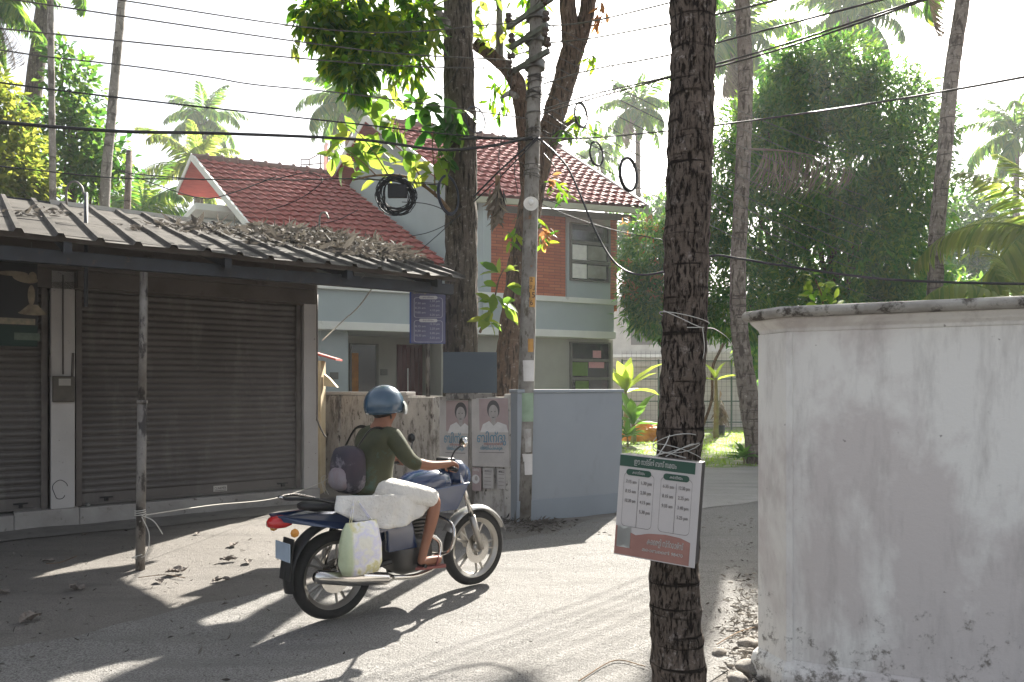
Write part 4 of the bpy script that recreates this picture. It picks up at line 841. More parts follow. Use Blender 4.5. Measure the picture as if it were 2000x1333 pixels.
pos, d, nn = clusters(P - np.array(mt_.location), O, 9, .28, -.2); L = rng.uniform(.12, .2, len(pos)); leaf_obj('sunlit_crown', M['leaf_left'], mt_, pos, d, nn, L, L*.3, .12, .2)  # lighter leaf layer paints sunlight onto the upper crown
leafy('mango_tree', 'smaller mango tree with pale flower tips between house and near trunk', gp_(1330,19), [(W(1265,490,17.5),(.8,1,1.0),.5),(W(1290,600,17.5),(1.0,1.1,.8),.7),(W(1350,470,18),(.9,1,1.2),.6),(W(1330,610,17.5),(.9,1,.8),.5),(W(1250,560,17.5),(.5,.7,.7),.35),(W(1340,380,18),(.5,.7,.6),.2)], 520, 12, (.13, .22), .27, 'leaf_mango', .25, .6, .4)
acc = []
for i in range(60): bunch(acc, W(random.uniform(1215,1310), random.uniform(400,600), 16.8), 4, .14, .03, .1, -.5)
fl = bunch_obj(acc, 'flowering_twigs', 'leaf_red', None, .1); tag(fl, 'pale flowering twig tips at the outside of the smaller mango tree', 'flowers', kind='stuff')
leafy('jackfruit_tree', 'broad leaved green tree at left behind the thin pale trunk', gp_(140,15), [(W(140,180,14.5),(.5,.6,.9),.35),(W(150,260,14.5),(.65,.8,.7),.4),(W(100,330,14.5),(.9,1,.8),.6),(W(185,330,14.5),(.65,.8,.8),.45),(W(120,120,14.5),(.25,.3,.4),.1),(W(210,300,14.5),(.4,.5,.6),.2),(W(60,250,14.5),(.5,.6,.7),.25)], 210, 8, (.12, .2), .55, 'leaf_left', .2, .15, .2, tr=.09)
leafy('yellow_green_tree', 'sunlit yellow green tree at the left edge above the awning', gp_(-20,12.5), [(W(10,330,12.5),(.7,.8,.9),.8),(W(-10,210,12.5),(.5,.7,.7),.5),(W(50,370,12.8),(.5,.6,.5),.4)], 330, 9, (.1, .18), .5, 'leaf_yel', .2, .2, .25, tr=.09)
GT = 'leafy trees far beyond the garden'
leafy('background_tree', 'hazy green tree behind the house corner under distant palm', gp_(1290,48), [(W(1300,440,48),(2.6,2,2.6),1),(W(1210,470,48),(2,2,2),.7)], 330, 8, (.35,.6), .45, 'leaf_left', .6, .2, .3, GT)
leafy('background_tree', 'pale distant trees right of the bare palm trunk', gp_(1900,40), [(W(1890,440,40),(2.2,2,2.6),1),(W(1960,480,40),(2.6,2,2.6),1),(W(1870,540,40),(2,2,1.6),.6)], 300, 8, (.3,.5), .45, 'leaf_left', .6, .2, .3, GT)
leafy('background_tree', 'far green bush mass low behind white wall top', gp_(1760,30), [(W(1800,590,30),(2.2,1.5,1.4),1),(W(1900,600,30),(2,1.5,1.2),.8),(W(1690,640,30),(2,1.5,1.4),.8)], 260, 8, (.25,.4), .45, 'leaf_mango', .5, .2, .3, GT)
leafy('background_tree', 'dark leafy clump between palm trunk and white wall at back', gp_(1560,24), [(W(1500,680,23),(1.1,1,1.1),.9),(W(1560,740,23),(1.0,1,1.3),.8)], 330, 9, (.16,.28), .3, 'leaf_mango', .3, .5, .3, GT)
leafy('background_tree', 'low palm like green clump behind awning left of the house', gp_(270,27), [(W(255,430,27),(1.6,1,1.0),.6)], 260, 8, (.3,.5), .3, 'leaf_yel', .5, .2, .3, GT)
wp = thing('wall_plant', 'small bright leafed plant peeping over the white wall top', 'plant', W(1605,600,5.2)); spl = wp.location.copy(); acc = []
for x, y in ((1590,545),(1600,560),(1615,575),(1585,575),(1630,585),(1600,590),(1620,560)): bunch(acc, W(x, y, 5.2), 5, .09, .05, .04, .15)
L_(bunch_obj(acc, 'leaves', 'leaf_lime', wp)); L_(branch('stem', M['twig'], wp, [W(1605,760,5.2),W(1608,600,5.2),W(1592,545,5.2)], .008, .004))
# ================================================================= GARDEN AND FAR THINGS
gw = thing('garden_wall', 'pale plastered garden boundary wall behind the wire fence', 'wall', W(1340,757,30)); gw.location.z = 0; gl = gw.location
gm = mat('garden_wall_paint', (.55,.54,.5), (.42,.41,.38), 1.2, rough=.85, spots=[((.2,.19,.17), 2, .6, .8)])
x0, x1 = W(1150,0,30).x - gl.x, W(1640,0,30).x - gl.x
b = MB(); b.box((x0,0,-.1), (x1,.2,2.45)); b.build('panel', gm, gw); b = MB(); b.box((x0,-.12,2.46), (x1,.3,2.62)); b.build('coping', gm, gw)
b = MB(); b.box((W(1372,0,30).x-gl.x,-.6,2.63), (W(1480,0,30).x-gl.x,.2,3.0)); b.build('ledge', gm, gw)
nb = thing('neighbour_house', 'white flat roofed house glimpsed behind the leaves right of main house', 'house', W(1225,757,40)); nb.location.z = 0
b = MB(); b.box((-1.6,0,-.1), (8.4,6,6.2)); b.build('wall', gm, nb); b = MB(); b.box((-1.9,-.5,6.21), (8.8,6.4,6.45)); b.build('roof_slab', M['cream'], nb)
for x in (.2, 3.4, 6.2):
    b = MB(); b.box((x,-.04,3.9), (x+1.2,-.003,5.3)); b.build('window', M['frame'], nb)
b = MB(); b.box((-1.9,-.9,3.2), (8.8,-.003,3.35)); b.build('sunshade', M['cream'], nb)
wf = thing('wire_fence', 'green framed wire mesh fence at the back of the lawn', 'fence', W(1340,757,26.5)); wf.location.z = 0; fl_ = wf.location
fm = flat('fence_green', (.04,.09,.07), .6); fx0, fx1 = W(1215,0,26.5).x-fl_.x, W(1500,0,26.5).x-fl_.x
for x in np.linspace(fx0, fx1, 5): MB().tube([(x,0,0),(x,0,2.6)], .035, 8).build('post', fm, wf)
for z in (.35,1.1,1.9,2.55): MB().tube([(fx0,0,z),(fx1,0,z)], .02, 6).build('rail', fm, wf)
b = MB(); 
for x in np.arange(fx0, fx1, .17): b.box((x-.004,-.004,.1), (x+.004,.004,2.9))
for z in np.arange(.1, 2.9, .17): b.box((fx0,-.0035,z-.004), (fx1,.0045,z+.004))
b.build('wire_mesh', M['steel'], wf)
def banana(label, p, hgt_, n, L, seed, m='leaf_lime', name='banana_plant', r=.09):
    o = thing(name, label, 'plant', p, 0); rd = random.Random(seed)
    MB().tube([(0,0,-.05),(.02,0,hgt_*.5),(0,0,hgt_)], [r,r*.8,r*.5], 10).build('stem', mat('banana_stem', (.2,.2,.08), (.15,.1,.05), 5), o, smooth=True)
    for i in range(n):
        a = i*2.4 + rd.random(); e = rd.uniform(.25, 1.4); d = [(math.cos(a)*math.cos(e), math.sin(a)*math.cos(e), math.sin(e))]
        me = leaf_mesh('leaf', [(0,0,hgt_*.95)], d, [(-math.cos(a)*.6, -math.sin(a)*.6, 1)], [L*rd.uniform(.7,1.1)], [L*.27], .2, .35, big=True); me.materials.append(M[m]); link(bpy.data.objects.new('leaf', me), o)
    return o
GBn = 'banana plants'
banana('sunlit banana plant with upright leaves beside the house corner', gp_(1222,22), 1.5, 9, 1.35, 3)
banana('lower banana plant in front of the sunlit one beside house', gp_(1237,21), .55, 9, 1.2, 5, 'leaf_left')
banana('young banana plant with hanging leaf right of the near trunk', gp_(1398,23), 1.9, 5, .9, 8)
banana('leafy clump on the lawn at the foot of the leaning trunk', gp_(1452,15.3), .15, 26, .42, 9, 'leaf_mango', 'garden_plant', .03)
banana('low plant growing below the banana leaves by the lawn edge', gp_(1225,19.5), .3, 18, .6, 10, 'leaf_left', 'garden_plant', .03)
ds = thing('dried_banana_skirt', 'brown dried banana stem in a dark pot on the lawn', 'potted plant', gp_(1405,24.5)); 
b = MB(); b.lathe([(.0,0),(.16,0),(.2,.35),(.17,.35),(.16,.3),(0,.3)], None, 16); b.build('pot', flat('dark_pot', (.02,.03,.04)), ds, smooth=True)
P = rng.normal(size=(70,3))*[.07,.07,.25] + [0,0,.95]; d = rng.normal(size=(70,3))*.3 - [0,0,1.]; leaf_obj('dry_leaves', M['frond_dry'], ds, P, d, unit(70), rng.uniform(.3,.6,70), .1, .2, .2)
b = MB(); bm = bmesh.new(); bmesh.ops.create_icosphere(bm, subdivisions=4, radius=1)
for v_ in bm.verts:
    q = v_.co.copy(); f = 1 + .35*mnoise.noise(q*2.1) + .15*mnoise.noise(q*6); v_.co = Vector((q.x*.75*f, q.y*.4*f, max(0, q.z*.42*f + .08)))
me = bpy.data.meshes.new('tarp'); bm.to_mesh(me); bm.free(); me.materials.append(mat('orange_tarp', (.65,.26,.04), (.5,.18,.03), 4, rough=.6, bump=.5, bscale=12))
o = link(bpy.data.objects.new('tarpaulin', me)); o.location = gp_(1262,22.0); tag(o, 'crumpled orange tarpaulin heaped on the lawn by banana plants', 'tarpaulin')
o = MB().tube(smooth_pts([Vector(gp_(1470,17)), W(1480,830,17), W(1492,700,17)], 6), .03, 6).build('stake', flat('orange_red_paint', (.5,.06,.02))); tag(o, 'orange red stake leaning beside the leaning palm trunk', 'stake')
o = MB().tube(smooth_pts([W(1372,836,25), W(1390,780,25), W(1392,720,25), W(1404,690,25), W(1420,660,25)], 6), [.05]*25, 7).build('thin_tree_stem', M['bark_red'], smooth=True); tag(o, 'thin crooked stem standing behind the lawn near young banana', 'tree stem')
# ================================================================= UTILITY POLE
PB = Vector((.125, 8.96, 0)); PT = W(1056,-120,9.0)
def pole_at(py):    # point on pole axis at photo row
    px = 1021 + (1014-py)*(1048-1021)/1014; return W(px, py, 8.98)
up = thing('utility_pole', 'leaning weathered concrete utility pole with steel cross arms', 'pole', PB)
def U(mb, name, m, par=None, **k):
    o = mb.build(name, m, par or up, **k)
    if par is None: o.location = -PB
    return o
U(MB().tube([PB+Vector((0,0,-.1)), pole_at(800), pole_at(500), pole_at(250), pole_at(0), pole_at(-150)], [.108,.1,.092,.086,.08,.078], 12, disp=bark_disp(.006)), 'pole_shaft', M['concrete'], smooth=True)
ad_ = Vector((.594,-.804,0)); al_ = Vector((.804,.594,0)); ends = []
for py, l in ((32,.44),(77,.36),(128,.40)):
    c = pole_at(py); mbx = MB(); fr = c + al_*.0 
    mbx.hexa([c-ad_*l-al_*.13+Vector((0,0,-.03)), c+ad_*l-al_*.13+Vector((0,0,-.03)), c+ad_*l-al_*.09+Vector((0,0,-.03)), c-ad_*l-al_*.09+Vector((0,0,-.03))],[c-ad_*l-al_*.13+Vector((0,0,.03)), c+ad_*l-al_*.13+Vector((0,0,.03)), c+ad_*l-al_*.09+Vector((0,0,.03)), c-ad_*l-al_*.09+Vector((0,0,.03))])
    arm = U(mbx, 'cross_arm', M['steel'])
    b = MB(); b.tube([c+Vector((0,0,-.05)), c+Vector((0,0,.05))], .125, 16); cl = U(b, 'clamp', M['steel'])
    for sg in (-1, 1):
        p = c + ad_*l*sg*.94 - al_*.11; ends.append((py, sg, p))
        b = MB(); b.lathe([(.012,0),(.012,.03),(.045,.035),(.05,.06),(.03,.07),(.03,.09),(.042,.1),(.04,.13),(.015,.145),(0,.146)], Matrix.Translation(p+Vector((0,0,.03))), 12); U(b, 'insulator', M['insul'], smooth=True)
for i, (py, dx) in enumerate(((98,-60),(125,-55),(22,50),(85,62))):
    p = pole_at(py) + ad_*(dx/161) - al_*.15; b = MB(); b.lathe([(0,0),(.04,.01),(.05,.035),(.03,.045),(.03,.06),(.045,.075),(.03,.1),(0,.105)], Matrix.Translation(p) @ Matrix.Rotation(R(70+40*i), 4, 'Y'), 12); U(b, 'insulator', M['insul'], smooth=True)
    b = MB(); b.tube([p, pole_at(py+6) - al_*.1], .009, 5); U(b, 'strap', M['steel'])
rd = random.Random(5)
for i in range(26):     # windings of wire round the shaft
    py = rd.choice((150,165,180,190,205,225,260,275,330,345)) + rd.uniform(-6, 6); c = pole_at(py); pts = []
    tl = rd.uniform(-.03,.03)
    for a in np.linspace(0, 2*math.pi, 15): pts.append(c + Vector((math.cos(a)*.098, math.sin(a)*.098, tl*math.cos(a))))
    U(MB().tube(pts, .005, 4, caps=False), 'wire_winding', M['wire'])
pf = Vector((0,-1,0))
def plate(px0, px1, py0, py1, m, name, par=None, off=.103):
    a = pole_at((py0+py1)/2); c = W((px0+px1)/2, (py0+py1)/2, a.y-off); hw = (px1-px0)/2*c.y/FPX; hh = (py1-py0)/2*c.y/FPX; b = MB(); n = 7; vs = []
    for k in range(n+1):
        u = -1+2*k/n; z = .028*u*u; vs += [c+Vector((u*hw, z, -hh)), c+Vector((u*hw, z, hh))]
    b.add(vs + [v+Vector((0,.003,0)) for v in vs], [(2*k,2*k+2,2*k+3,2*k+1) for k in range(n)] + [(2*n+2+2*k+1,2*n+2+2*k+3,2*n+2+2*k+2,2*n+2+2*k) for k in range(n)])
    return U(b, name, m), c
M['ochre'] = mat('ochre_plate_paint', (.5,.27,.07), (.38,.19,.05), 7, rough=.8, spots=[((.14,.1,.06), 12, .6, .7)])
pp_, c = plate(1031, 1045, 541, 600, M['ochre'], 'number_plate')
dk = font_mat('sign_ink', (.03,.025,.02))
for t_, y, h in (('2',547,.052),('തൃ',561,.05),('15',577,.07),('6',592,.062)):
    text(t_, h, face_mx(W(1038, y, c.y-.004), (1,0,0)), dk, pp_)
M['paper'] = mat('pasted_paper', (.62,.6,.58), (.52,.5,.48), 5, rough=.9, bump=.2, spots=[((.35,.33,.31), 7, .6, .7)])
plate(1021, 1043, 704, 745, M['paper'], 'pasted_paper', off=.108); plate(1018, 1042, 768, 824, mat('green_paper', (.27,.36,.26), (.22,.3,.21), 9, rough=.9), 'pasted_paper', off=.110)
plate(1019, 1038, 838, 884, mat('faded_paper', (.4,.39,.37), (.27,.25,.23), 9, rough=.9), 'pasted_paper', off=.108); plate(1016, 1040, 887, 928, M['paper'], 'pasted_paper', off=.114)
plate(1028, 1042, 662, 688, M['ochre'], 'painted_patch')
lp = thing('pole_lamp', 'white disc shaded bulb lamp fixed to the utility pole', 'lamp', W(1037,398,8.80))
Mx = Matrix.Rotation(R(78), 4, 'X')
MB().lathe([(.02,-.05),(.03,-.045),(.088,-.01),(.09,0),(.085,-.004),(.03,-.035),(0,-.04)], Mx, 20).build('shade', M['white_plastic'], lp, smooth=True)
MB().lathe([(.014,-.035),(.016,0),(.03,.03),(.033,.05),(.025,.07),(.0,.08)], Mx, 14).build('bulb', flat('bulb_glass', (.8,.8,.78), .15), lp, smooth=True)
MB().tube([(0,.05,0),(0,.1,.04)], .01, 6).build('bracket', M['steel'], lp)
# ================================================================= CABLES
GW = 'overhead wires strung from the utility pole'
def wire(pts, r, m, label, sag=0, name='overhead_wire', n=7, group=GW):
    P = [W(*p) for p in pts]
    if sag and len(P) == 2:
        k = 14; P = [P[0].lerp(P[1], i/k) + Vector((0,0,-sag*4*(i/k)*(1-i/k))) for i in range(k+1)]
    else: P = smooth_pts(P, n)
    o = MB().tube(P, r, 6).build(name, m, smooth=True); return tag(o, label, 'wire', group)
WL = [([(60,-28,6.6),(245,2,7.2),(700,63,8.3),(1009,45,8.8)], 'wire'), ([(-60,-17,6.6),(28,0,6.8),(700,97,8.3),(1000,118,8.9)], 'wire'), ([(-60,48,6.6),(0,56,6.8),(700,124,8.3),(1030,135,8.9)], 'wire'),
      ([(-60,92,6.5),(0,98,6.7),(90,111,6.9),(260,130,7.2),(410,151,7.6),(500,166,7.8),(700,186,8.3),(1030,232,8.9)], 'wire'), ([(-60,155,6.6),(0,162,6.8),(240,192,7.2),(700,243,8.3),(870,262,8.7),(1030,275,8.9)], 'cable')]
for (pts, m), l in zip(WL, ('topmost thin wire running to the left from the pole', 'second thin wire from the top at left', 'third thin wire from the top at left', 'kinked thin wire fourth from the top at left', 'dark thin cable just above the thick black one at left')): wire(pts, .0075 if m == 'wire' else .009, M[m], l)
wire([(-60,232,6.2),(0,239,6.4),(130,250,6.7),(260,258,7.0),(430,261,7.5),(700,273,8.2),(860,293,8.6),(960,285,8.8),(1040,268,8.85)], .017, M['cable'], 'thick black cable crossing the sky at left')
wire([(-60,318,7),(0,325,7.2),(210,347,7.8),(330,350,8.1),(560,352,8.6),(700,350,8.8),(860,362,9.3)], .007, M['cable'], 'lowest thin cable passing in front of the red roof')
wire([(250,340,10),(330,370,10),(400,388,9.9),(460,375,9.8),(540,345,9.7)], .007, M['cable'], 'slack dark wire drooping from the wooden post to the left')
wire([(232,332,11.3),(262,340,11.3),(400,352,11)], .009, M['cable'], 'short wire tied round the wooden post top')
RL = [([(1062,52,8.9),(1150,43,8.2),(1307,6,6.6),(1400,-20,6)], 'upper right thin wire rising from the pole top'), ([(1062,85,8.9),(1150,76,8.2),(1307,47,6.8),(1395,30,6.1),(1600,-20,5.2)], 'thin wire rising right just behind the near trunk'),
      ([(1060,165,8.9),(1150,138,8.2),(1307,108,7),(1400,84,6.4),(1740,-5,4.9)], 'long straight wire rising to the upper right'), ([(1060,215,8.9),(1150,187,8.2),(1307,150,7.1),(1400,125,6.5),(1535,86,5.8),(1797,0,4.9),(1860,-25,4.7)], 'double twisted wire rising to the upper right'),
      ([(1060,222,8.92),(1150,195,8.25),(1307,152,7.15),(1400,131,6.6),(1535,93,5.9),(1800,3,5.0),(1860,-20,4.8)], 'lower strand of the double wire rising right'), ([(1050,270,8.9),(1150,270,8.3),(1307,256,7.3),(1400,245,6.9),(1640,212,6),(1850,178,5.3),(2060,140,4.8)], 'wire crossing the mango tree and rising to the right edge')]
for pts, l in RL: wire(pts, .008, M['wire'], l)
FN = [(42,330),(60,372),(95,398),(118,440),(150,470),(178,505),(205,540),(232,558),(262,600)]
for i, (a, c) in enumerate(FN): wire([(1058, a, 8.9), (1900, c+30, 24)], .0065, M['wire'], 'thin wire of the bundle fanning down to the right over the mango tree', .35 + .05*(i % 3))
wire([(1058,275,8.85),(1085,300,8.6),(1110,330,8.5),(1135,385,8.4),(1160,445,8.3),(1190,500,8.1),(1220,528,7.9),(1255,537,7.6),(1300,530,7.2),(1385,501,6.6),(1440,505,6.4),(1520,518,6.2),(1700,543,6),(1860,552,5.8),(2060,556,5.5)], .011, M['cable'], 'black service cable drooping in a deep loop right of the pole')
wire([(1050,268,8.85),(980,330,8.9),(925,385,9.2)], .011, M['cable'], 'tan cable running down left from pole to thick trunk', name='slack_cable'); wire([(1050,272,8.85),(985,338,8.9),(925,395,9.2)], .008, M['cable'], 'second cable just below it from pole to thick trunk', name='slack_cable')
wire([(898,272,9.3),(960,270,9.0),(1058,272,8.85)], .016, M['cable'], 'thick cable bundle tied between trunk and pole', name='slack_cable')
wire([(540,350,9.5),(600,338,9.4),(630,352,9.3),(600,380,9.2),(560,400,9.2),(520,412,9.3)], .006, M['cable'], 'loop of thin wire hanging before the red roof', name='slack_cable')
for i, pts in enumerate(([(900,420,9.5),(870,440,9.4),(835,455,9.3),(800,462,9.3)], [(900,418,9.5),(860,455,9.4),(820,490,9.3)], [(690,345,9.2),(745,352,9.1),(800,355,9.1),(870,360,9.3)], [(785,395,9.0),(830,398,9.0),(865,410,9.2),(880,430,9.4)],
    [(905,115,9.5),(880,160,9.4),(840,190,9.3),(812,195,9.2)], [(700,410,9.2),(660,430,9.4),(620,440,9.6),(600,462,9.8)], [(945,130,9.3),(940,200,9.2),(925,255,9.3)], [(1000,150,8.9),(990,220,8.9),(975,300,8.9),(978,350,8.9)], [(1015,280,8.85),(1005,330,8.9),(1012,380,8.95)], [(1062,300,8.8),(1085,330,8.7),(1072,345,8.75)],
    [(1060,400,8.8),(1120,425,8.6),(1200,450,8.4),(1300,470,8)], [(1060,390,8.8),(1080,395,8.7),(1095,402,8.7)], [(1062,200,8.85),(1090,195,8.7),(1100,240,8.6),(1080,262,8.7),(1060,255,8.8)], [(1060,215,8.85),(1110,250,8.6),(1150,262,8.4)], [(1062,150,8.85),(1075,175,8.7),(1068,190,8.8)])):
    wire(pts, .005, M['cable'], 'loose thin wire end curling around pole and trunk', name='loose_wire', group='loose wire ends around the pole')
wire([(735,552,8.9),(700,600,9.6),(672,625,10.2),(630,665,10.8)], .009, M['twine'], 'yellow rope slanting down from the awning to the shop corner', name='rope', group=None)
def ring_coil(label, px, py, z, rx, ry, tube, m, turns=3, jit=.01, seed=0, box=False, tilt=0):
    o = thing('cable_coil', label, 'cable coil', W(px, py, z)); r0 = random.Random(seed); k = z/FPX
    for j in range(turns):
        ax, ay = rx*k*(1+r0.uniform(-jit, jit)), ry*k*(1+r0.uniform(-jit, jit)); ox, oz, oy = r0.uniform(-jit,jit)*rx*k, r0.uniform(-jit,jit)*ry*k, r0.uniform(-1,1)*.02
        dep = math.sqrt(max(0, ry*ry-rx*rx))*k; pts = []
        for a in np.linspace(0, 2*math.pi, 37): pts.append(Vector((ox + ax*math.cos(a)*(1+r0.uniform(-jit,jit)*.3), oy + dep*math.cos(a) + .01*math.sin(a*2+j), oz + ay*math.sin(a))))
        MB().tube(pts, tube, 6, caps=False).build('loop', m, o, smooth=True)
    return o
ring_coil('dark blue hose coil hanging on the thick trunk', 876, 382, 9.4, 17, 36, .011, flat('blue_black_hose', (.015,.02,.04), .4), 5, .05, 1)
ring_coil('large black cable ring right of the house roof eave', 1228, 340, 8.0, 20, 31, .011, M['black'], 5, .04, 2)
ring_coil('thin black cable ring left of the large one', 1165, 301, 8.2, 15, 23, .009, M['black'], 3, .04, 3)
ring_coil('narrow cable ring on the branch of the forked tree', 1135, 226, 8.5, 14, 23, .008, M['black'], 3, .04, 4)
ring_coil('faint thin wire ring between thick trunk and pole', 929, 235, 9.0, 18, 25, .005, flat('blue_black_hose2', (.03,.035,.06), .4), 2, .04, 5)
cc = ring_coil('messy tangle of black cable with a dark junction box', 774, 382, 8.9, 31, 33, .0065, M['black'], 16, .16, 6)
b = MB(); b.box((-.1,-.03,-.03), (.13,.03,.13)); b.build('junction_box', M['black'], cc, bevel=.006)
for q in ((-20,-30),(15,-33)): MB().tube([W(774+q[0],382+q[1],8.9)-cc.location, W(774+q[0]*.4,340,8.95)-cc.location], .005, 5).build('tie', M['cable'], cc)
hc = thing('hanging_husk', 'dried brown leaf husk hanging on a wire left of the pole', 'husk', W(972,360,8.9))
P = rng.normal(size=(60,3))*[.03,.03,.05] + [0,0,-.05]; P[:,2] -= rng.random(60)*.25; d = rng.normal(size=(60,3))*.35 + [-.1,0,-1.]
leaf_obj('dry_leaves', M['frond_dry'], hc, P, d, unit(60), rng.uniform(.12,.28,60), .06, .3, .35, big=True)
P = rng.normal(size=(40,3))*[.02,.02,.05] + [.02,0,-.1]; leaf_obj('dark_leaves', flat('dark_dry_leaf', (.03,.026,.024), .7), hc, P, rng.normal(size=(40,3))*.15 + [.05,0,-1.], unit(40), rng.uniform(.15,.3,40), .03, .2, .1)
MB().box((-.03,-.03,-.02), (.03,.03,.1)).build('knot', M['twig'], hc, bevel=.008); MB().tube([(0,0,.1),(.01,0,.6)], .003, 5).build('string', M['cable'], hc)
# ================================================================= SIGNS
def sign_root(name, label, c, yaw=0, roll=0, cat='sign'):
    o = thing(name, label, cat, c); o.rotation_euler = (0, roll, yaw); return o
def LB(x0, x1, z0, z1, y0, y1): return MB().box((x0, y0, z0), (x1, y1, z1))
def lmx(x, z, y): return Matrix(((1,0,0,x),(0,0,-1,y),(0,1,0,z),(0,0,0,1)))
def frame_rect(x0, x1, z0, z1, y, w_, r=.03):
    pts = []
    for cx_, cz, a0 in ((x1-r,z1-r,0),(x0+r,z1-r,90),(x0+r,z0+r,180),(x1-r,z0+r,270)):
        for a in range(0, 91, 15): pts.append(Vector((cx_+r*math.cos(R(a0+a)), y, cz+r*math.sin(R(a0+a)))))
    n = len(pts); c = Vector(((x0+x1)/2, y, (z0+z1)/2)); inn = [p + (c-p).normalized()*w_ for p in pts]; b = MB()
    b.add(pts+inn, [(i, (i+1) % n, n+(i+1) % n, n+i) for i in range(n)]); return b
def pill(x0, x1, z0, z1, y):
    r = (z1-z0)/2; pts = [Vector((x1-r+r*math.cos(R(a)), y, (z0+z1)/2+r*math.sin(R(a)))) for a in range(-90, 91, 15)] + [Vector((x0+r+r*math.cos(R(a)), y, (z0+z1)/2+r*math.sin(R(a)))) for a in range(90, 271, 15)]
    return MB().add(pts, [tuple(range(len(pts)))[::-1]])
bs = sign_root('timetable_sign', 'blue bus timetable board on a thin post above the old wall', W(835,618,9.35), R(6))
LB(-.225,.225,-.345,.345,0,.03).build('board', flat('sign_blue', (.03,.07,.3), .5), bs)
LB(-.205,.222,-.34,.34,-.004,-.001).build('face', mat('blue_print', (.13,.13,.22), (.11,.11,.19), 5, rough=.5), bs)
si = font_mat('pale_ink', (.5,.5,.56)); sy = font_mat('yellow_ink', (.42,.38,.22))
text('എറണാകുളം ബസ് സമയം', .036, lmx(.0,.3,-.006), sy, bs, width=.37)
for z0, z1, tt in ((-.02,.235,(('7.30 am','8.25 am','9.00 am'),('1.30 pm','2.50 pm','4.10 pm','5.20 pm'))), (-.33,-.055,(('8.15 am','9.30 am','10.35 am'),('12.30 pm','2.25 pm','3.40 pm','5.25 pm')))):
    frame_rect(-.17,.19,z0,z1,-.006,.007).build('border', si, bs); pl = pill(-.105,.125,z1-.022,z1+.022,-.008).build('heading_panel', font_mat('panel_pale', (.6,.6,.62)), bs)
    text('കോട്ടയം', .022, lmx(.01,z1,-.0095), font_mat('sign_navy', (.06,.06,.16)), pl, width=.14)
    for k, t_ in enumerate(tt[0]): text(t_, .026, lmx(-.09, z1-.075-k*.058, -.006), si, bs, width=.13)
    for k, t_ in enumerate(tt[1]): text(t_, .026, lmx(.09, z1-.045-k*.058, -.006), si, bs, width=.12)
MB().tube([(.005,.05,-1.02),(.005,.05,.37)], .028, 12).build('post', M['post'], bs, smooth=True); LB(-.03,.04,.335,.4,.02,.09).build('clamp', M['beam'], bs)
db = sign_root('blank_board', 'blank slate blue metal board on a thin grey post', W(918,728,9.22), R(4))
LB(-.335,.335,-.255,.255,0,.025).build('board', mat('slate_board', (.045,.065,.085), (.04,.055,.072), 2, rough=.6, spots=[((.06,.08,.1), 6, .6, .8)]), db, bevel=.003)
LB(-.3,.33,-.33,-.262,.0,.024).build('lower_rail', M['post'], db)
MB().tube([(.01,.06,-1.83),(.01,.06,.1)], .034, 12).build('post', mat('grey_post', (.22,.2,.18), (.15,.135,.12), 6), db, smooth=True)
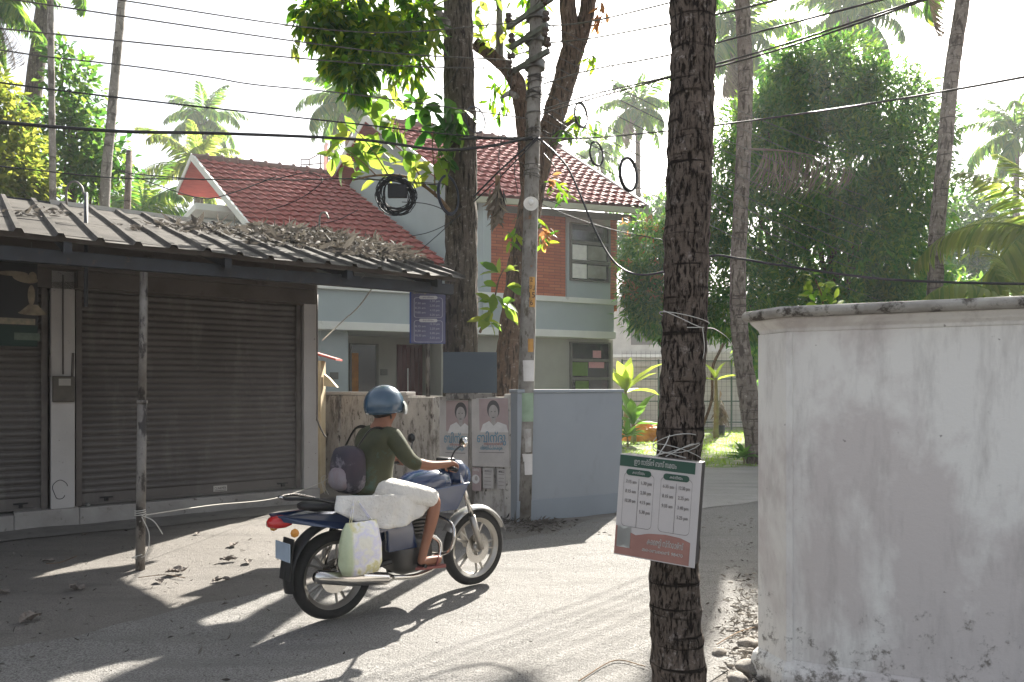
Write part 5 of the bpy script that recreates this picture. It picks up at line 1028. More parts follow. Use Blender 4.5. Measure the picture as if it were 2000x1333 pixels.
# election posters on the old wall
pk = mat('poster_pink', (.36,.285,.28), (.3,.23,.23), 4, rough=.9); pw_ = mat('poster_white', (.46,.43,.41), (.38,.355,.34), 5, rough=.9, spots=[((.34,.31,.29), 8, .62, .7)])
gskin = mat('poster_grey_print', (.36,.33,.32), (.28,.26,.25), 14); ghair = font_mat('poster_hair', (.08,.075,.078)); inkb = font_mat('poster_blue_ink', (.1,.24,.33)); inkr = font_mat('poster_red_ink', (.35,.1,.1)); inkg = font_mat('poster_grey_ink', (.22,.2,.2))
def poster(label, px0, px1, z0, z1, crop=0, mirror=0, kind=0, roll=0):
    sa, sb_ = ks(px0,.01), ks(px1,.01); wd = (sb_-sa); c = KP((sa+sb_)/2, .072 if kind == 0 else .07, (z0+z1)/2); h = z1-z0
    o = thing('poster', label, 'poster', c, math.atan2(KD.y, KD.x), GP); o.rotation_euler[1] = roll; w2 = wd/2
    def cbox(x0, x1, a, b_, y, m, nm):
        x0, x1 = max(x0, -w2), min(x1, w2)
        if x1 > x0: LB(x0, x1, a, b_, y-.0012, y).build(nm, m, o)
    LB(-w2, w2, -h/2, h/2, -.001, .012).build('sheet', pw_ if kind != 1 else pk, o)
    def oval(cx_, cz, rx, rz, y, m, nm, a0=0, a1=360):
        pts = [Vector((min(w2, max(-w2, cx_+rx*math.cos(R(a)))), y, cz+rz*math.sin(R(a)))) for a in range(a0, a1+1, 12)]
        b = MB(); b.add(pts, [tuple(range(len(pts)))[::-1]]); return b.build(nm, m, o)
    if kind == 0:
        cbox(-w2, w2, .02, h/2-.01, -.002, pk, 'tinted_background'); cx_ = w2*.22 if crop == 0 else w2*.45
        cbox(-w2, -w2*.55, .0, h/2-.01, -.0035, pw_, 'pale_strip')
        oval(cx_, h*.33, .088, .115, -.004, ghair, 'hair'); oval(cx_, h*.29, .066, .092, -.006, gskin, 'face'); cbox(cx_-.03, cx_+.03, .06, h*.25, -.0055, gskin, 'neck')
        b = MB(); b.add([Vector((max(-w2,min(w2,x)), -.007, z)) for x, z in ((cx_-.19,.0),(cx_+.2,.0),(cx_+.18,.09),(cx_+.06,.13),(cx_+.0,.08),(cx_-.06,.14),(cx_-.15,.1))], [(0,1,2,3,4,5,6)]); b.build('white_blouse', font_mat('poster_cloth', (.6,.58,.57)), o)
        for sx_ in (-.024,.024): oval(cx_+sx_, h*.3, .011, .004, -.0072, ghair, 'eye')
        oval(cx_, h*.215, .018, .005, -.0072, ghair, 'mouth')
        text('ബിന്ദു' if crop == 0 else 'ബിന്ദു', .12, lmx(.02,-.075,-.009), inkb, o, width=wd*.78); text('സ്ഥാനാർത്ഥി', .03, lmx(.05,-.145,-.009), inkr, o, width=wd*.5)
        text('വിജയിപ്പിക്കുക', .05, lmx(.02,-.195,-.009), inkb, o, width=wd*.6); cbox(-w2*.6, w2*.75, -.255, -.245, -.003, inkg, 'rule')
    elif kind == 1: oval(.0, .0, w2*.75, w2*.75, -.004, font_mat('poster_cloth', (.6,.58,.57)), 'round_photo'); oval(.01, .01, w2*.3, w2*.4, -.006, gskin, 'face'); text('ബിന്ദു', .03, lmx(0,h*.4,-.005), font_mat('poster_cloth', (.6,.58,.57)), o, width=wd*.6)
    else: text('അറിയിപ്പ്', .03, lmx(0,h*.35,-.004), inkg, o, width=wd*.7); [cbox(-w2*.7, w2*.6, h*.2-k*.045, h*.2-k*.045+.006, -.003, inkg, 'text_line') for k in range(5)]
    return o
GP = 'posters pasted on the old wall'
poster('larger left portrait poster half hidden by the grey post', 864, 921, .60, 1.44, 1); poster('right portrait poster in pink and white beside the pole', 926, 998, .62, 1.47, 0, roll=R(-1.5))
poster('small pink poster with round photo left of the post', 897, 921, .33, .60, kind=1); poster('small pink poster with round photo right of the post', 924, 944, .31, .60, kind=1)
poster('pale handbill second from the right under the portraits', 948, 968, .35, .60, kind=2); poster('pale handbill at the right end under the portraits', 976, 992, .36, .60, kind=2)
# timetable box tied on the near palm
hb_ = sign_root('timetable_box', 'white timetable panel with green header tied to the near palm trunk', W(1283,995,3.42), R(-27), R(4))
LB(-.185,.185,-.235,.235,.0,.10).build('box', mat('dark_tin', (.05,.045,.04), (.03,.026,.023), 6, rough=.5, spots=[((.1,.07,.05), 9, .6, .7)]), hb_, bevel=.003)
LB(-.19,.192,-.24,.24,-.006,-.001).build('face', mat('glossy_print', (.52,.49,.475), (.47,.44,.43), 2, rough=.35), hb_)
gh = font_mat('header_green', (.035,.085,.06)); LB(-.19,.165,.182,.234,-.0075,-.0063).build('header', gh, hb_)
hw = font_mat('header_text', (.5,.5,.47)); text('ഈ നാട്ടിൽ ബസ് സമയം', .026, lmx(-.02,.208,-.0085), hw, hb_, width=.2)
rb = MB(); pts = [(-.19,-.235),(.165,-.235),(.165,-.13),(.12,-.115),(.05,-.11),(-.03,-.118),(-.09,-.135),(-.13,-.12),(-.16,-.105),(-.19,-.1)]; rb.add([(x,-.0075,z) for x,z in pts], [tuple(range(len(pts)))]); rb.build('footer_band', font_mat('footer_brown', (.33,.17,.14)), hb_)
text('കൈരളി സ്റ്റോഴ്സ്', .03, lmx(.05,-.155,-.009), hw, hb_, width=.17); text('മൊബൈൽ 98470', .016, lmx(.04,-.195,-.009), hw, hb_, width=.19)
pill(-.165,-.13,-.2,-.1,-.009).build('badge', hw, hb_)
ik = font_mat('brown_grey_ink', (.2,.18,.17))
for x0_, tt in ((-.165,(('7.15 am','8.15 am','10.30 am'),('1.30 pm','2.50 pm','4.15 pm','5.30 pm'))), (.012,(('6.35 am','8.15 am','9.35 am'),('12.30 pm','2.25 pm','3.40 pm','5.25 pm')))):
    frame_rect(x0_, x0_+.145, -.1, .155, -.0077, .0022, .02).build('border', ik, hb_); LB(x0_+.072, x0_+.0735, -.1, .13, -.0085, -.0075).build('divider', ik, hb_)
    pl = pill(x0_+.01, x0_+.13, .142, .172, -.009).build('heading_pill', gh, hb_); text('കോട്ടയം', .014, lmx(x0_+.07,.157,-.0105), hw, pl, width=.06)
    for c_, col in enumerate(tt):
        for k, t_ in enumerate(col): text(t_, .017, lmx(x0_+.036+c_*.073, .112-k*.045, -.0085), ik, hb_, width=.05)
tw = thing('tie_wire', 'loops of pale wire tying the timetable box to the near trunk', 'wire', W(1320,870,3.7)); twl = tw.location.copy()
def loopy(zc, tilt, r=.118, ph=0): 
    c = W(1323, zc, fz_); return [c + Vector((r*math.cos(a), r*math.sin(a), tilt*math.sin(a+ph))) for a in np.linspace(0, 2*math.pi, 25)]
for zc, tl, ph in ((862,.05,.5),(878,.04,2.),(885,-.05,1.),(868,.06,3.)): o = MB().tube(loopy(zc, tl, .122, ph), .0022, 5, caps=False).build('loop', M['twine'], tw); o.location = -twl
for pts in ([W(1283,893,3.5), W(1300,868,3.55), W(1308,850,3.58)], [W(1300,892,3.5), W(1345,870,3.56), W(1358,868,3.6)], [W(1270,898,3.42), W(1296,885,3.5), W(1340,895,3.5)]): o = MB().tube(smooth_pts(pts,5), .0025, 5).build('strand', M['twine'], tw); o.location = -twl
rp = thing('rope', 'pale rope tied round the near trunk and trailing to the leaning trunk', 'rope', W(1335,625,3.7)); twl = rp.location.copy()
c = W(1336, 622, fz_)
for pts in ([c + Vector((.122*math.cos(a), .122*math.sin(a), -.03*math.cos(a))) for a in np.linspace(0, 2*math.pi, 25)], [W(1296,607,3.62), W(1330,622,3.56), W(1370,640,3.6), W(1400,645,5), W(1425,665,9), W(1437,685,14.9)], [W(1372,640,3.6), W(1376,680,3.62), W(1372,715,3.7), W(1385,740,4.1)], [W(1342,640,3.57), W(1375,640,3.6)]):
    o = MB().tube(smooth_pts(pts,6), .0022, 5).build('strand', M['twine'], rp); o.location = -twl
sr = thing('rope', 'thin white string tied from the awning post to the shop corner', 'rope', pb + Vector((0,0,.45))); twl = sr.location.copy()
for pts in ([pb+Vector((.03,-.03,.47)), SH(-1.9,1.8,.36), SH(-.9,.8,.22), SH(-.02,.05,.26), SH(.25,-.1,.36)], [pb + Vector((.044*math.cos(a),.044*math.sin(a),.46+.003*a)) for a in np.linspace(0, 19, 60)], [pb+Vector((.03,-.03,.47)), pb+Vector((.13,-.02,.42)), pb+Vector((.2,0,.3))], [pb+Vector((.03,-.03,.46)), pb+Vector((.09,-.02,.3)), pb+Vector((.06,-.02,.12)), pb+Vector((-.05,-.045,.1)), pb+Vector((.04,-.045,.13))], [SH(.03,.06,.26), SH(.06,.1,.37), SH(.0,.08,.32), SH(.05,.09,.12)], [SH(.03,.06,.26), SH(.1,.1,.1)]):
    o = MB().tube(smooth_pts(pts,6), .004, 5).build('strand', M['twine'], sr); o.location = -twl
# ================================================================= MOTORCYCLE (x forward, y left, z up; rear contact at origin)
bp0 = G(650,1208); bp1 = G(925,1142); heading = math.atan2(bp1.y-bp0.y, bp1.x-bp0.x); WB = (bp1-bp0).length
bike = thing('motorcycle', 'dark blue motorcycle carrying shopping bag, ridden past the shop', 'motorcycle', bp0, heading)
navy = mat('navy_bike_paint', (.012,.03,.085), (.01,.025,.07), 2, rough=.22, coat=.6, spec=.6); blk = flat('satin_black', (.012,.012,.013), .4); chrome = flat('chrome', (.62,.6,.57), .15, 1.0); alloy = flat('alloy_metal', (.38,.36,.33), .35, .8); eng = flat('engine_metal', (.09,.085,.08), .45, .6)
tyre = mat('tyre_rubber', (.014,.014,.014), (.02,.019,.018), 30, rough=.85, bump=.4); redl = flat('red_lens', (.5,.015,.015), .15, coat=.5)
def wheel(x, rr, tw_, name):
    w0 = bpy.data.objects.new(name, None); link(w0, bike); w0.location = (x, 0, rr)
    Mw = Matrix.Rotation(R(90), 4, 'X'); pr = [(rr-.075, -.02), (rr-.06, -tw_), (rr-.03, -tw_*1.15), (rr-.008, -tw_*.7), (rr, 0), (rr-.008, tw_*.7), (rr-.03, tw_*1.15), (rr-.06, tw_), (rr-.075, .02)]
    MB().lathe(pr, Mw, 56).build('tyre', tyre, w0, smooth=True)
    MB().lathe([(rr-.072,-.03),(rr-.06,-.034),(rr-.062,-.028),(rr-.095,-.018),(rr-.1,0),(rr-.095,.018),(rr-.062,.028),(rr-.06,.034),(rr-.072,.03),(rr-.08,0),(rr-.072,-.03)], Mw, 48).build('rim', alloy, w0, smooth=True)
    for k in range(5):
        for dv in (-.16, .16):
            a = k*2*math.pi/5; MB().tube([(.035*math.cos(a),0,.035*math.sin(a)), ((rr-.09)*math.cos(a+dv),0,(rr-.09)*math.sin(a+dv))], [.014,.009], 6).build('spoke', alloy, w0)
    MB().lathe([(0,-.06),(.035,-.06),(.04,-.02),(.04,.02),(.035,.06),(0,.06)], Mw, 20).build('hub', alloy, w0, smooth=True)
    MB().lathe([(.06,.045),(.12,.045),(.12,.05),(.06,.05),(.06,.045)], Mw, 32).build('brake_disc', chrome, w0)
    return w0
wheel(0, .305, .048, 'wheel'); wheel(WB, .305, .038, 'wheel')
def part(name, mb, m, par=None, **k): return mb.build(name, m, par or bike, **k)
def arc(cx_, cz, r, a0, a1, hw_, th_, n=18, crown=.02):
    vs = []; b = MB()
    for i in range(n+1):
        a = R(a0+(a1-a0)*i/n)
        for y, dr in ((-hw_,-crown),(-hw_*.5,0),(0,crown*.4),(hw_*.5,0),(hw_,-crown)):
            for t_ in (0, th_): vs.append((cx_+(r+dr+t_)*math.cos(a), y, cz+(r+dr+t_)*math.sin(a)))
    m = 10
    for i in range(n):
        for k in range(4):
            for t_ in (0, 1):
                q = (i*m+k*2+t_, i*m+(k+1)*2+t_, (i+1)*m+(k+1)*2+t_, (i+1)*m+k*2+t_); b_ = q if t_ else q[::-1]; b.f.append(b_); b.mi.append(0)
        for k in (0, 4):
            b.f.append((i*m+k*2, i*m+k*2+1, (i+1)*m+k*2+1, (i+1)*m+k*2)); b.mi.append(0)
    b.v = vs; return b
part('front_fender', arc(WB, .305, .335, 20, 150, .06, .004), flat('silver_paint', (.5,.49,.47), .25, .6), smooth=True)
part('rear_fender', arc(0, .33, .35, 60, 195, .07, .004), blk, smooth=True)
for y in (-.095, .095):
    part('fork_leg', MB().tube([(WB,y,.305),(WB-.10,y,.58)], .027, 12), alloy, smooth=True); part('fork_tube', MB().tube([(WB-.09,y,.56),(WB-.23,y,.93)], .019, 12), chrome, smooth=True)
    part('shock_absorber', MB().tube([(-.02,y*1.2,.36),(.10,y*1.2,.66)], .03, 10, disp=lambda p, an, i: 0), chrome, smooth=True)
    part('swingarm', MB().tube([(0,y*.9,.305),(.42,y*.9,.34)], .022, 8), blk)
part('axle', MB().tube([(WB,-.11,.305),(WB,.11,.305)], .012, 8), chrome)
def loft(secs, seg=16, pw=2.5):   # sections (x, z, half width, half height)
    vs = []; n = len(secs)
    for x, z, hw_, hh in secs:
        for k in range(seg):
            a = 2*math.pi*k/seg; c_, s_ = math.cos(a), math.sin(a); e = 2/pw
            vs.append((x, hw_*math.copysign(abs(c_)**e, c_), z + hh*math.copysign(abs(s_)**e, s_)))
    return MB().add(vs, [tuple(range(seg)), tuple(range((n-1)*seg, n*seg))[::-1]] + [(i*seg+k, (i+1)*seg+k, (i+1)*seg+(k+1) % seg, i*seg+(k+1) % seg) for i in range(n-1) for k in range(seg)])
part('fuel_tank', loft([(.52,.80,.05,.05),(.56,.82,.10,.08),(.66,.85,.135,.105),(.80,.87,.15,.11),(.92,.87,.14,.10),(1.0,.85,.09,.07),(1.02,.84,.05,.04)]), navy, smooth=True)
part('seat', loft([(-.24,.80,.06,.02),(-.18,.80,.10,.035),(0,.79,.125,.045),(.15,.775,.135,.045),(.2,.755,.135,.04),(.4,.75,.13,.04),(.55,.77,.09,.045),(.6,.78,.05,.03)], 16, 3), blk, smooth=True)
for y in (-1, 1):
    b = MB(); pr = [(-.42,.76),(-.1,.75),(.2,.72),(.42,.68),(.42,.6),(.2,.58),(0,.64),(-.22,.69),(-.4,.73)]; vs = []
    for x, z in pr: vs += [(x, y*(.05+.09*min(1,(x+.42)/.35)), z), (x, y*(.08+.10*min(1,(x+.42)/.35)), z)]
    n = len(pr); b.add(vs, [tuple(2*i for i in range(n)), tuple(2*i+1 for i in range(n))[::-1]] + [(2*i, 2*((i+1) % n), 2*((i+1) % n)+1, 2*i+1) for i in range(n)]); part('tail_panel', b, navy, bevel=.006)
    b = MB(); b.hexa([Vector((x,y*yy,z)) for x,yy,z in ((.36,.10,.42),(.62,.10,.42),(.62,.15,.42),(.36,.15,.42))], [Vector((x,y*yy,z)) for x,yy,z in ((.34,.10,.66),(.56,.10,.68),(.56,.145,.68),(.34,.145,.66))]); part('side_cover', b, navy, bevel=.012)
    part('tank_shroud', MB().hexa([Vector((x,y*yy,z)) for x,yy,z in ((.78,.13,.66),(.98,.11,.66),(.98,.17,.66),(.78,.17,.66))], [Vector((x,y*yy,z)) for x,yy,z in ((.72,.13,.84),(1.12,.10,.86),(1.12,.15,.86),(.72,.165,.84))]), navy, bevel=.012)
    g_ = part('grip', MB().tube([(.80,y*.27,1.01),(.775,y*.40,1.0)], .018, 10), blk, smooth=True)
    part('mirror_stem', MB().tube(smooth_pts([(.84,y*.24,1.03),(.86,y*.27,1.12),(.90,y*.31,1.17)],4), .006, 6), blk)
    part('mirror', MB().lathe([(0,-.012),(.033,-.01),(.04,0),(.036,.008),(0,.01)], Matrix.Translation((.90,y*.33,1.19)) @ Matrix.Rotation(R(-82),4,'Y') @ Matrix.Scale(1.2,4,(0,1,0)), 18), chrome if y < 0 else blk, smooth=True)
    part('footpeg', MB().tube([(.62,y*.10,.30),(.62,y*.24,.30)], .015, 8), blk)
    part('rear_indicator', MB().lathe([(0,-.03),(.022,-.02),(.028,0),(.02,.02),(0,.03)], Matrix.Translation((-.36,y*.15,.66)), 10), flat('amber_lens', (.6,.25,.04), .2), smooth=True)
    part('grab_rail', MB().tube(smooth_pts([(.0,y*.15,.80),(-.2,y*.14,.86),(-.36,y*.06,.87),(-.36,0,.87)],5), .012, 8), chrome if y > 0 else blk, smooth=True)
part('handlebar', MB().tube(smooth_pts([(.78,-.38,1.0),(.80,-.27,1.01),(.88,-.2,1.03),(.96,-.06,.97),(.96,.06,.97),(.88,.2,1.03),(.80,.27,1.01),(.78,.38,1.0)],5), .012, 8), chrome, smooth=True)
part('headlight_cowl', loft([(.98,.93,.06,.05),(1.02,.93,.11,.10),(1.10,.91,.12,.12),(1.17,.89,.09,.09)]), navy, smooth=True)
part('headlight', MB().lathe([(0,0),(.05,.01),(.085,0),(.09,-.02)], Matrix.Translation((1.165,0,.89)) @ Matrix.Rotation(R(90),4,'Y'), 20), flat('lamp_lens', (.6,.6,.58), .1), smooth=True)
part('instrument', MB().box((.95,-.08,1.0),(1.03,.08,1.05)), blk, bevel=.015)
part('engine', loft([(.45,.36,.10,.10),(.52,.36,.15,.14),(.66,.36,.15,.14),(.76,.36,.12,.11),(.8,.36,.08,.07)], 16, 3.5), eng, smooth=True)
b = MB()
for k in range(7): b.box((.66+k*.008-.07, -.075, .48+k*.027), (.66+k*.008+.08, .075, .492+k*.027))
part('cylinder_fins', b, eng)
part('frame_tube', MB().tube(smooth_pts([(.98,0,.86),(.90,0,.6),(.82,0,.38),(.7,0,.24),(.45,0,.26)],5), .022, 8), blk, smooth=True)
part('crash_guard', MB().tube(smooth_pts([(.86,-.02,.62),(.88,-.2,.58),(.87,-.26,.48),(.85,-.2,.36),(.82,-.02,.33)],5), .013, 8), chrome, smooth=True)
part('exhaust_pipe', MB().tube(smooth_pts([(.74,-.09,.5),(.84,-.12,.42),(.80,-.14,.27),(.6,-.16,.22),(.35,-.17,.25)],5), .019, 10), chrome, smooth=True)
part('muffler', MB().tube([(.38,-.17,.245),(.32,-.17,.25),(.0,-.18,.31),(-.22,-.19,.36),(-.24,-.19,.365)], [.022,.045,.05,.045,.03], 14), chrome, smooth=True)
part('tail_lamp', loft([(-.47,.71,.03,.02),(-.44,.715,.07,.035),(-.38,.72,.09,.04),(-.34,.72,.08,.03)], 12, 3), redl, smooth=True)
part('mudflap', MB().hexa([Vector(p) for p in ((-.36,-.07,.33),(-.35,-.07,.33),(-.35,.07,.33),(-.36,.07,.33))],[Vector(p) for p in ((-.33,-.07,.6),(-.32,-.07,.6),(-.32,.07,.6),(-.33,.07,.6))]), blk)
part('number_plate', MB().box((-.372,-.1,.46),(-.366,.1,.58)), flat('plate_pale_blue', (.35,.42,.5), .4))
part('chain_cover', MB().hexa([Vector(p) for p in ((0,.105,.27),(.48,.105,.3),(.48,.115,.3),(0,.115,.27))],[Vector(p) for p in ((0,.105,.36),(.48,.105,.38),(.48,.115,.38),(0,.115,.36))]), blk, bevel=.006)
# shopping bag hung at the right rear
sbg = thing('shopping_bag', 'pale plastic shopping bag hanging at the right rear of the motorcycle', 'bag', bike.matrix_basis @ Vector((.06,-.26,.35)), heading); 
sbg.location = Matrix.Translation(bp0) @ Matrix.Rotation(heading, 4, 'Z') @ Vector((.06,-.265,.345))
mb2, nb2, pb2 = base_mat('printed_plastic'); v = nvec(nb2)
c_ = nramp(nb2, nnoise(nb2, v, 6, 3), [(.38,(.7,.68,.6)),(.46,(.62,.6,.72)),(.54,(.75,.73,.66)),(.6,(.6,.55,.25)),(.66,(.7,.7,.68))]); sp = nb2.nodes.new('ShaderNodeSeparateXYZ'); nb2.links.new(v, sp.inputs[0])
c_ = nmix(nb2, nramp(nb2, sp.outputs['X'], [(.0,1.),(.02,0.)]), c_, (.5,.55,.36)); m_ = nb2.nodes.new('ShaderNodeMath'); m_.operation = 'ADD'; m_.inputs[1].default_value = .11; nb2.links.new(sp.outputs['X'], m_.inputs[0]); nb2.links.new(m_.outputs[0], nb2.nodes['Color Ramp.001'].inputs[0])
nb2.links.new(c_, pb2.inputs['Base Color']); pb2.inputs['Roughness'].default_value = .35; nbump(nb2, pb2, nnoise(nb2, v, 14, 4), .5, .02)
b = MB(); secs = []; seg = 28
for i, (z, hx, hy) in enumerate(((0,.05,.03),(.01,.13,.06),(.08,.155,.085),(.2,.15,.08),(.3,.13,.06),(.34,.12,.03),(.355,.12,.012))):
    for k in range(seg):
        a = 2*math.pi*k/seg; wob = 1 + .12*mnoise.noise(Vector((math.cos(a)*2, math.sin(a)*2, z*9))); secs.append((hx*math.copysign(abs(math.cos(a))**.6, math.cos(a))*wob, hy*math.copysign(abs(math.sin(a))**.8, math.sin(a))*wob, z))
b.add(secs, [tuple(range(seg))[::-1]] + [(i*seg+k, i*seg+(k+1) % seg, (i+1)*seg+(k+1) % seg, (i+1)*seg+k) for i in range(6) for k in range(seg)]); b.build('bag_body', mb2, sbg, smooth=True)
for y in (-.012,.012): MB().tube(smooth_pts([(-.08,y,.35),(-.04,y+.04,.43),(.0,.08,.50),(.04,y+.04,.43),(.08,y,.35)],5), .006, 5, flat=.5).build('handle', mb2, sbg)
# ================================================================= RIDER
def skin(name, verts, edges, m, parent, sub=2):
    me = bpy.data.meshes.new(name); me.from_pydata([v[:3] for v in verts], edges, []); me.materials.append(m); o = link(bpy.data.objects.new(name, me), parent)
    o.modifiers.new('skin', 'SKIN').use_smooth_shade = True
    for i, v in enumerate(verts): me.skin_vertices[0].data[i].radius = (v[3], v[4] if len(v) > 4 else v[3]); me.skin_vertices[0].data[i].use_root = (i == 0)
    s_ = o.modifiers.new('sub', 'SUBSURF'); s_.levels = sub; s_.render_levels = sub; return o
person = thing('person', 'motorcyclist in blue grey helmet, olive shirt and white wrap cloth, riding away', 'person', bp0, heading)
skn = mat('brown_skin', (.27,.12,.07), (.22,.095,.055), 6, rough=.55, bump=.1)
V = [(.30,0,.86,.10,.10),(.31,0,1.0,.085,.10),(.35,0,1.15,.09,.12),(.385,0,1.27,.06,.09),(.40,0,1.34,.05),(.425,0,1.40,.06,.062),(.43,0,1.47,.085,.075),(.42,0,1.53,.08,.07),(.50,0,1.405,.035,.03)]
E = [(0,1),(1,2),(2,3),(3,4),(4,5),(5,6),(6,7),(5,8)]
for y in (-1, 1):
    b0_ = len(V); V += [(.39,y*.16,1.25,.058),(.47,y*.26,1.07,.045),(.60,y*.31,1.035,.038),(.715,y*.335,1.04,.026),(.765,y*.338,1.045,.027,.036)]
    E += [(3,b0_),(b0_,b0_+1),(b0_+1,b0_+2),(b0_+2,b0_+3),(b0_+3,b0_+4)]
    b1_ = len(V); V += [(.34,y*.10,.83,.07),(.55,y*.16,.82,.072),(.74,y*.20,.775,.056),(.70,y*.205,.62,.05),(.645,y*.20,.45,.036),(.615,y*.2,.355,.033),(.60,y*.2,.325,.034),(.69,y*.205,.325,.030,.036),(.79,y*.21,.315,.022,.036)]
    E += [(0,b1_)] + [(b1_+k, b1_+k+1) for k in range(8)]
    for j in range(4):      # four fingers closing over the grip
        yy = y*(.305 + j*.021); f0 = len(V); ln = (.9, 1.05, 1.0, .85)[j]
        V += [(.795,yy,1.045,.0085),(.818,yy,1.02+.002*j,.008),(.812,yy,1.02-.026*ln,.0075),(.79,yy,.978,.007)]
        E += [(b0_+4,f0),(f0,f0+1),(f0+1,f0+2),(f0+2,f0+3)]
    f0 = len(V); V += [(.762,y*.30,1.022,.011),(.77,y*.283,.995,.009),(.79,y*.283,.982,.008)]; E += [(b0_+4,f0),(f0,f0+1),(f0+1,f0+2)]
body = skin('body', V, E, skn, person)
# face details
fc = Vector((.43,0,1.455))
MB().tube([(.505,0,1.47),(.53,0,1.452),(.51,0,1.44)], [.008,.014,.012], 8).build('nose', skn, body, smooth=True)
MB().tube([(.512,-.02,1.418),(.52,0,1.42),(.512,.02,1.418)], .006, 6).build('mouth', flat('lip', (.2,.06,.05)), body, smooth=True)
for y in (-1, 1):
    MB().lathe([(0,-.01),(.01,-.006),(.011,0),(.01,.006),(0,.01)], Matrix.Translation((.503,y*.03,1.478)), 10).build('eye', flat('eye_dark', (.05,.04,.04), .2), body, smooth=True)
    MB().lathe([(0,-.008),(.018,-.005),(.022,0),(.018,.006),(0,.008)], Matrix.Translation((.425,y*.078,1.45)) @ Matrix.Rotation(R(90),4,'X') @ Matrix.Scale(1.4,4,(0,1,0)), 12).build('ear', skn, body, smooth=True)
MB().lathe([(.0,-.05),(.05,-.045),(.078,-.02),(.088,.02),(.08,.05)], Matrix.Translation((.405,0,1.42)), 18).build('hair', flat('black_hair', (.012,.01,.01), .6), person, smooth=True)
shirt = mat('olive_shirt', (.06,.06,.028), (.035,.04,.02), 5, rough=.85, bump=.3, bscale=18, spots=[((.05,.09,.07), 3, .52, .6), ((.09,.03,.02), 4, .6, .66)])
V = [(.29,0,.80,.135,.17),(.295,0,.90,.15,.185),(.31,0,1.02,.14,.18),(.345,0,1.15,.13,.17),(.375,0,1.25,.085,.13),(.395,0,1.315,.062,.066)]
E = [(0,1),(1,2),(2,3),(3,4),(4,5)]
for y in (-1, 1):
    b0_ = len(V); V += [(.39,y*.165,1.245,.072),(.45,y*.235,1.11,.064),(.49,y*.275,1.055,.056),(.545,y*.293,1.045,.052)]; E += [(4,b0_),(b0_,b0_+1),(b0_+1,b0_+2),(b0_+2,b0_+3)]
sh_ = skin('shirt', V, E, shirt, person)
cloth = mat('white_cotton', (.72,.7,.66), (.6,.57,.53), 3, rough=.9, bump=1.0, bscale=7, bdist=.05)
V = [(.30,0,.835,.12,.16),(.2,0,.83,.07,.13)]; E = [(0,1)]
for y in (-1, 1): b0_ = len(V); V += [(.40,y*.11,.84,.125),(.56,y*.165,.82,.09),(.70,y*.195,.785,.078),(.745,y*.2,.765,.066)]; E += [(0,b0_),(b0_,b0_+1),(b0_+1,b0_+2),(b0_+2,b0_+3)]
wrap = skin('wrap_cloth', V, E, cloth, person)
b = MB(); nx_, nz_ = 26, 9; vs = []
for i in range(nx_+1):
    u = i/nx_; x = -.06 + .84*u; top = .87 - .05*u; dep = .10 + .13*math.sin(math.pi*min(1,u*1.05))
    for j in range(nz_+1):
        v_ = j/nz_; vs.append((x - .03*v_, -(.15 + .07*math.sin(math.pi*u)) - .035*v_ + .016*math.sin(u*34+v_*3)*v_ - .0, top - dep*v_))
n = nz_+1; b.add(vs, [(i*n+j, (i+1)*n+j, (i+1)*n+j+1, i*n+j+1) for i in range(nx_) for j in range(nz_)]); hc_ = b.build('hanging_fold', cloth, wrap, smooth=True); so_ = hc_.modifiers.new('s', 'SOLIDIFY'); so_.thickness = .008
helm = flat('helmet_blue', (.035,.075,.12), .25, coat=.7)
prf = [(.148*math.cos(R(a)), .15*math.sin(R(a))) for a in range(-22, 91, 8)] + [(0,.15)]
hl = MB().lathe(prf, Matrix.Translation((.42,0,1.47)) @ Matrix.Rotation(R(-6),4,'Y'), 36).build('helmet', helm, person, smooth=True); so_ = hl.modifiers.new('s', 'SOLIDIFY'); so_.thickness = .02
b = MB(); vs = []
for i in range(13):
    a = R(-62+124*i/12)
    for z, r in ((1.50,.152),(1.47,.168),(1.43,.172),(1.405,.166)): vs.append((.42+r*math.cos(a), r*math.sin(a), z))
b.add(vs, [(i*4+j, (i+1)*4+j, (i+1)*4+j+1, i*4+j+1) for i in range(12) for j in range(3)]); b.build('visor', flat('pale_visor', (.5,.52,.5), .12, coat=.6), hl, smooth=True)
MB().tube(smooth_pts([(.40,-.1,1.43),(.43,-.075,1.38),(.46,0,1.355),(.43,.075,1.38),(.40,.1,1.43)],5), .006, 6).build('chin_strap', blk, hl)
for y in (-1, 1):
    b = MB(); pts = [(.555,y*.2,.292),(.6,y*.17,.292),(.70,y*.165,.287),(.80,y*.175,.279),(.83,y*.21,.277),(.80,y*.245,.279),(.70,y*.24,.287),(.6,y*.235,.292)]; n = 8
    b.add(pts + [(x,yy,z-.018) for x,yy,z in pts], [tuple(range(n)), tuple(range(n,2*n))[::-1]] + [(i,(i+1) % n,n+(i+1) % n,n+i) for i in range(n)]); sn = b.build('sandal', flat('sandal', (.22,.07,.06), .7), person)
    MB().tube(smooth_pts([(.72,y*.165,.29),(.74,y*.18,.345),(.76,y*.205,.35),(.74,y*.235,.34),(.72,y*.24,.29)],4), .008, 5).build('strap', flat('sandal', (.22,.07,.06), .7), sn)
pk_ = thing('backpack', 'small lavender and maroon bag worn on the back of the motorcyclist', 'bag', Matrix.Translation(bp0) @ Matrix.Rotation(heading,4,'Z') @ Vector((.14,0,.84)), heading)
b = loft([(-.10,.17,.11,.12),(-.07,.18,.14,.16),(.0,.18,.145,.17),(.045,.18,.13,.15)], 18, 3.2); b.build('bag_body', mat('bag_fabric', (.05,.035,.045), (.02,.022,.035), 3, rough=.8, spots=[((.2,.18,.2), 4, .5, .6)]), pk_, smooth=True)
